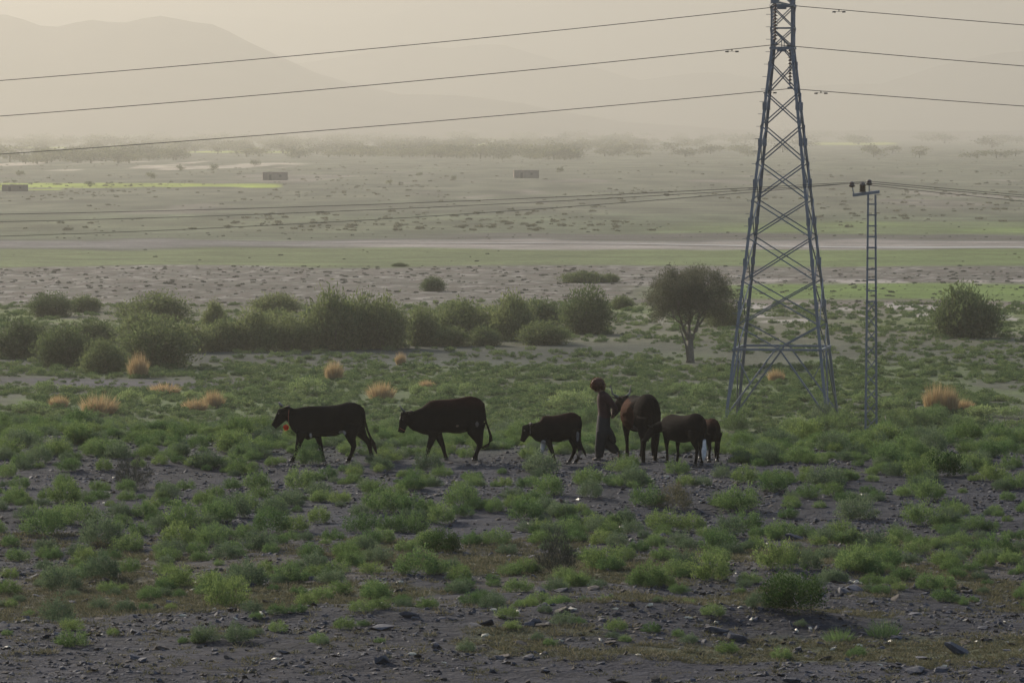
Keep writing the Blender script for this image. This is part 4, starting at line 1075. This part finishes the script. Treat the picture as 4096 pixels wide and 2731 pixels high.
for px, py, w, h in ((1925, 1470, 60, 52), (2030, 1462, 64, 74)):
    p = ground(px / S2, py / S2); o = link('grass_clump', GREENT); o.location = p + Vector((0, 0, -.03)); s = F / p.y
    o.scale = (w / S2 / s * 1.2, w / S2 / s * 1.2, h / S2 / s * .9); o.rotation_euler = (0, 0, px)
    tag(o, 'fresh green clump of upright blades, %s, among stones' % ('lower and wider' if px < 2000 else 'taller and fanned'), 'grass')

# ------------------------------------------------------------------ loose stones
GST = 'loose slate stones'
def near_pts(n, y0, y1, seed, pad=1.1):
    r = np.random.default_rng(seed); y = np.sqrt(r.random(n) * (y1 ** 2 - y0 ** 2) + y0 ** 2); x = (r.random(n) * 2 - 1) * (y * W / 2 / F * pad + .6); return x, y, r
def stone(x, y, size, label, group, rnd, name='stone', mat=None, me=None):
    me = me or STN[rnd.randrange(10)]; o = link(name, me); sz = size
    o.scale = (sz, sz * rnd.uniform(.7, 1.2), sz * rnd.uniform(.45, .85)); o.rotation_euler = (rnd.gauss(0, .25), rnd.gauss(0, .25), rnd.random() * 6.28)
    o.location = (x, y, float(hgt(x, y)) + sz * .06)
    if '%' in label: label = label % (on_what(o.location) + ' ' + near_what(o.location))
    return tag(o, label, 'stone', group)
rs = random.Random(12)
named_stones = [(1648, 1455, 52, 'broad tilted slab with a sloping top beside a heap of stones'), (1693, 1468, 46, 'long pale-topped slab beside the sloping one'), (2205, 1500, 90, 'large flat grey boulder on the dark mound'), (1240, 1362, 40, 'flat dark slab lying on short turf below the grey shrub'),
                (1290, 1358, 44, 'humped dark stone on short turf below the grey shrub'), (870, 1445, 66, 'long dark slab in the row of stones below the turf'), (940, 1420, 50, 'upright blocky stone in the row of stones below the turf'), (1090, 1440, 46, 'rounded grey stone in the row of stones below the turf'),
                (1005, 1490, 44, 'pale grey wedge stone under a tuft of grass'), (1400, 1480, 36, 'bluish pale stone in the gravel'), (370, 1490, 40, 'flat dark slab with a pale edge at the gravel edge'), (2100, 1545, 70, 'pale bluish flat slab half buried in gravel'), (1830, 1240, 60, 'dark heap-like stone between shrubs'), (1965, 1355, 50, 'dark stone beside the crown of sunlit-painted chips')]
for x, y, w, lb in named_stones:
    p = ground(x / S2, y / S2); stone(p.x, p.y, w / S2 * p.y / F, lb, None, rs)
k = 0
while k < 285:
    x, y, r_ = near_pts(1, 58, 74, 1000 + k * 7 + rs.randrange(10 ** 6)); x, y = float(x[0]), float(y[0])
    py = HZ + F * (CAMZ - float(hgt(x, y))) / y
    m = fbm(np.array([x / 1.6 + 20]), np.array([y / 1.3]), 3)[0]
    if m < .53 and rs.random() < .93: continue
    sz = rs.choice((.09, .11, .13, .16, .2, .26)) * rs.uniform(.75, 1.1); stone(x, y, sz, ('small' if sz < .1 else 'mid-sized' if sz < .14 else 'large' if sz < .19 else 'very large') + ' dark slate stone %s', GST, rs); k += 1
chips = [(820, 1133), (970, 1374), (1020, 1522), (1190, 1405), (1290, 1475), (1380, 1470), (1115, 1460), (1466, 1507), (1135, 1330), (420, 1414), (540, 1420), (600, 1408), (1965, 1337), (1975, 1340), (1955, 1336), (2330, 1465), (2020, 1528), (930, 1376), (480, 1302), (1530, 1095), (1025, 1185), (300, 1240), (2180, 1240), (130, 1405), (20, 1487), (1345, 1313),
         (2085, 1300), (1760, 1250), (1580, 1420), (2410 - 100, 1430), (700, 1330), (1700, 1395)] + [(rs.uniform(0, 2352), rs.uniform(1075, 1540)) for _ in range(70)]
SUNSPECK = with_mat(stone_mesh(333, .5, 12), M['pale'])  # sunlit specks of the stony ground, painted as pale stone pieces
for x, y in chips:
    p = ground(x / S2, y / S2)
    stone(p.x, p.y, rs.uniform(.05, .15), 'pale sunlit-painted chip lying %s', 'pale sunlit-painted chips on the ground', rs, 'chip', me=SUNSPECK)
# the countless rest
n = 150000; x, y, r = near_pts(n, 56, 118, 77)
dens = fbm(x / 2.1 + 20, y / 1.9, 3); keep = (dens > np.interp(y, [60, 64, 68], [.52, .48, .47])) | (r.random(n) < .2)
tur = (sstep(.46, .62, fbm(x / 2.2 + 4, y / 3.2, 4)) > .5) & (y > 67) & (y < 78); keep &= ~(tur & (r.random(n) < .7))
x, y = x[keep], y[keep]; n = len(x); sz = (.022 + .12 * r.random(n) ** 3.2) * np.interp(y, [56, 72, 80], [.85, 1.0, .95])
P = np.stack([x, y, hgt(x, y) + sz * (.1 - .3 * r.random(n))], 1)
scatter('slate_rubble', 'small broken slate rubble strewn over the stony rise', 'rubble', STN, P, np.stack([r.normal(0, .35, n), r.normal(0, .35, n), r.random(n) * 6.28], 1), np.stack([sz, sz, sz * .75], 1), r.integers(0, 10, n))
n = 34000; x, y, r = near_pts(n, 57, 82, 78)
pt = fbm(x / 2.2 + 4, y / 3.2, 4); yb = ((y > 66.5) | ((y > 60.8) & (y < 64.5)))
keep = ((pt > .50) & yb) | (r.random(n) < .10); x, y = x[keep], y[keep]; n = len(x); sz = .04 + .07 * r.random(n)
scatter('short_grass', 'sparse short dry grass and turf between the stones', 'grass', GRS, np.stack([x, y, hgt(x, y) - .01], 1), np.stack([np.zeros(n), np.zeros(n), r.random(n) * 6.28], 1), np.stack([sz * 2, sz * 2, sz], 1), r.integers(0, 4, n))
# small seedlings between the bigger shrubs
n = 4600; x, y, r = near_pts(n, 62, 132, 79)
keep = (fbm(x / 3 + 7, y / 4 + 2, 3) > .43); keep &= (r.random(n) < np.interp(y, [60, 68, 78, 95, 112, 132], [.3, .45, .55, .5, .9, 1]))
for px_, py_, hw_ in ((328, 461, 1.0), (452, 460, 1.0), (556, 464, .9), (600, 460, .7), (645, 461, .8), (684, 460, .6), (706, 461, .5)):
    q = ground(px_, py_); keep &= ~((np.abs(x - q.x) < hw_) & (y > q.y - 3.2) & (y < q.y + .5))
x, y = x[keep], y[keep]; n = len(x); sz = np.interp(y, [60, 76, 100, 120], [.3, .42, .42, .5]) * (.55 + .8 * r.random(n))
scatter('small_shrubs', 'countless small green shrublets between the bigger shrubs', 'shrubs', SHR, np.stack([x, y, hgt(x, y) - .02], 1), np.stack([np.zeros(n), np.zeros(n), r.random(n) * 6.28], 1), np.stack([sz, sz, sz * .85], 1), r.integers(0, 8, n))
# low scrub carpeting the plain
n = 34000; r = np.random.default_rng(80); y = np.sqrt(r.random(n) * (352 ** 2 - 180 ** 2) + 180 ** 2); x = (r.random(n) * 2 - 1) * (y * W / 2 / F * 1.12 + 2)
f = fbm(x / 6, y / 14, 3); pxx = W / 2 + F * x / y
dn = np.interp(y, [180, 200, 230, 258, 262, 290, 352], [1, .95, .8, .6, .3, .22, .2]) * sstep(.24, .42, f); dn = np.where((pxx < 600) & (y > 256) & (y < 286), dn * .6, dn); dn = np.where((pxx < 200) & (y > 234) & (y < 245), dn * .2, dn)
keep = r.random(n) < dn; tb = tw.location; keep &= ~((np.abs(x - tb.x) < 3.6) & (y > tb.y - 9) & (y < tb.y + 2.5) & (r.random(n) < .6))
x, y = x[keep], y[keep]; n = len(x); sz = .28 + .62 * r.random(n) ** 2
scatter('plain_scrub', 'low green scrub carpeting the plain behind the cows', 'scrub', LOW, np.stack([x, y, hgt(x, y) - .03], 1), np.stack([np.zeros(n), np.zeros(n), r.random(n) * 6.28], 1), np.stack([sz, sz, sz * .75], 1), r.integers(0, 5, n))
n = 10000; y = np.sqrt(r.random(n) * (700 ** 2 - 345 ** 2) + 345 ** 2); x = (r.random(n) * 2 - 1) * (y * W / 2 / F * 1.12 + 3)
dn = np.interp(y, [345, 440, 450, 508, 512, 556, 560, 580, 600, 700], [.8, .8, .02, .02, 0, 0, .12, .12, .02, .02]); keep = r.random(n) < dn; x, y = x[keep], y[keep]; n = len(x); sz = .18 + .4 * r.random(n) ** 2.5
scatter('dry_scrub', 'sparse brown dry scrub dotting the stony flat', 'scrub', [mat_copy(LOW[k], M['shrub_grey']) for k in range(3)], np.stack([x, y, hgt(x, y) - .03], 1), np.stack([np.zeros(n), np.zeros(n), r.random(n) * 6.28], 1), np.stack([sz, sz, sz * .6], 1), r.integers(0, 3, n))

# ------------------------------------------------------------------ far trees and mud houses
def far_tree_mesh(seed):
    r = np.random.default_rng(seed); nb = 9; n = 420
    cc = np.stack([r.normal(0, .26, nb), r.normal(0, .26, nb), .3 + .42 * r.random(nb)], 1); k = r.integers(0, nb, n)
    P = cc[k] + r.normal(size=(n, 3)) * .12; P[:, 2] = np.abs(P[:, 2])
    V, Fq = leaves(P, r.normal(size=(n, 3)), .08 + .08 * r.random(n), .04 + .05 * r.random(n), r)
    m = MB().tube([(0, 0, -.02), (.01, 0, .35), (0, 0, .6)], [.035, .028, .015], 6); b = len(V)
    V = np.concatenate([V, np.array(m.v)])
    quads_ = np.concatenate([Fq, np.array([f for f in m.f if len(f) == 4]) + b])
    return with_mat(np_mesh('far_tree', V, [quads_]), M['fartree'])
n = 3600; y = 600 / (1 - r.random(n) * .72); x = (r.random(n) * 2 - 1) * y * .122; keep = fbm(x / 30, y / 160 + 4, 3) + .25 * (r.random(n) - .5) > .52; x, y = x[keep], y[keep]; n = len(x); sz = .35 + .9 * r.random(n) ** 2.5
scatter('valley_scrub', 'faint scrub dotting the hazy valley floor', 'scrub', [mat_copy(LOW[k], M['valley']) for k in range(3)], np.stack([x, y, hgt(x, y) - .03], 1), np.stack([np.zeros(n), np.zeros(n), r.random(n) * 6.28], 1), np.stack([sz * 1.3, sz * 1.3, sz * .7], 1), r.integers(0, 3, n))
FT = [far_tree_mesh(400 + k) for k in range(5)]
rf = random.Random(21)
def far_tree(px, py, hpx, label, group, wk=1.0):
    p = ground(px, py); h = hpx * p.y / F; o = link('distant_tree', FT[rf.randrange(5)]); o.location = p; o.rotation_euler = (0, 0, rf.random() * 6.28); o.scale = (h * wk, h * wk, h)
    return tag(o, label, 'tree', group)
for k in range(284):
    px = rf.uniform(-10, 640) if rf.random() < .85 else rf.uniform(600, 1030)
    py = rf.choice((137.5, 139.5, 141.5, 144, 147, 153, 157)) + rf.uniform(-1.2, 1.2)
    if px < 280 and 147 < py < 152: py += 5
    far_tree(px, py, rf.uniform(6, 11), 'hazy tree in the distant tree belt along the valley', 'trees of the distant tree belt', rf.uniform(1.6, 3.4))
r = np.random.default_rng(91); n = 2000; y = 1800 / (1 - r.random(n) ** .8 * .70); x = (-.125 + .17 * r.random(n) ** 1.2) * y
keep = fbm(x / 60, y / 300, 3) + .10 * (r.random(n) - .5) > .55; x, y = x[keep], y[keep]; n = len(x); sz = 2.5 + 4.5 * r.random(n)
scatter('distant_wood', 'far-off belt of scrub and trees fading into the haze', 'wood', FT, np.stack([x, y, hgt(x, y)], 1), np.stack([np.zeros(n), np.zeros(n), r.random(n) * 6.28], 1), np.stack([sz * 2, sz * 2, sz], 1), r.integers(0, 5, n))
for px, py, h in ((90, 187, 7), (151, 179, 8), (20, 176, 7), (255, 166, 8), (212, 171, 8), (180, 171, 7), (390, 184, 5), (420, 176, 5), (455, 180, 5), (560, 172, 6), (680, 140, 9), (905, 136, 9), (330, 152, 9), (500, 150, 8), (575, 151, 8), (600, 154, 7)):
    far_tree(px, py, h, 'single hazy tree among the far fields', 'scattered trees of the far fields', 1.3)
def mud_house(px, py, wpx, hpx, label):
    p = ground(px, py); k = p.y / F; w, h = wpx * k, hpx * k; root = empty('mud_house', p, .1); tag(root, label, 'house')
    MB().box((0, 0, h / 2 - .1), (w, w * .45, h)).build('wall', M['mud'], root)
    MB().box((0, 0, h - .02), (w + .1, w * .45 + .1, .12)).build('roof', M['mud'], root)
    MB().box((-w * .2, -w * .225 - .02, h * .35), (w * .1, .08, h * .7)).build('door', M['dark'], root)
    MB().box((w * .2, -w * .225 - .02, h * .55), (w * .09, .08, h * .28)).build('window', M['dark'], root)
mud_house(275, 180, 25, 8, 'low brown mud house at the end of the yellow-green field')
mud_house(15, 191, 26, 6.5, 'low mud house in front of the yellow-green field')
mud_house(526, 178, 25, 8, 'faint mud house in the hazy middle of the valley')

# bent stakes by the pole
p = ground(886, 426.5); root = empty('stake_frame', p, .2); tag(root, 'small pale metal stake with a sloping bar beside the lattice pole', 'stake')
MB().bar((0, 0, -.1), (-.03, 0, .5), .035).build('upright', M['pale'], root)
MB().bar((.1, .1, .02), (.85, .1, .3), .04).build('sloping_bar', M['steel'], root)
MB().bar((.8, .1, -.1), (.9, .1, .55), .035).build('upright', M['steel'], root)
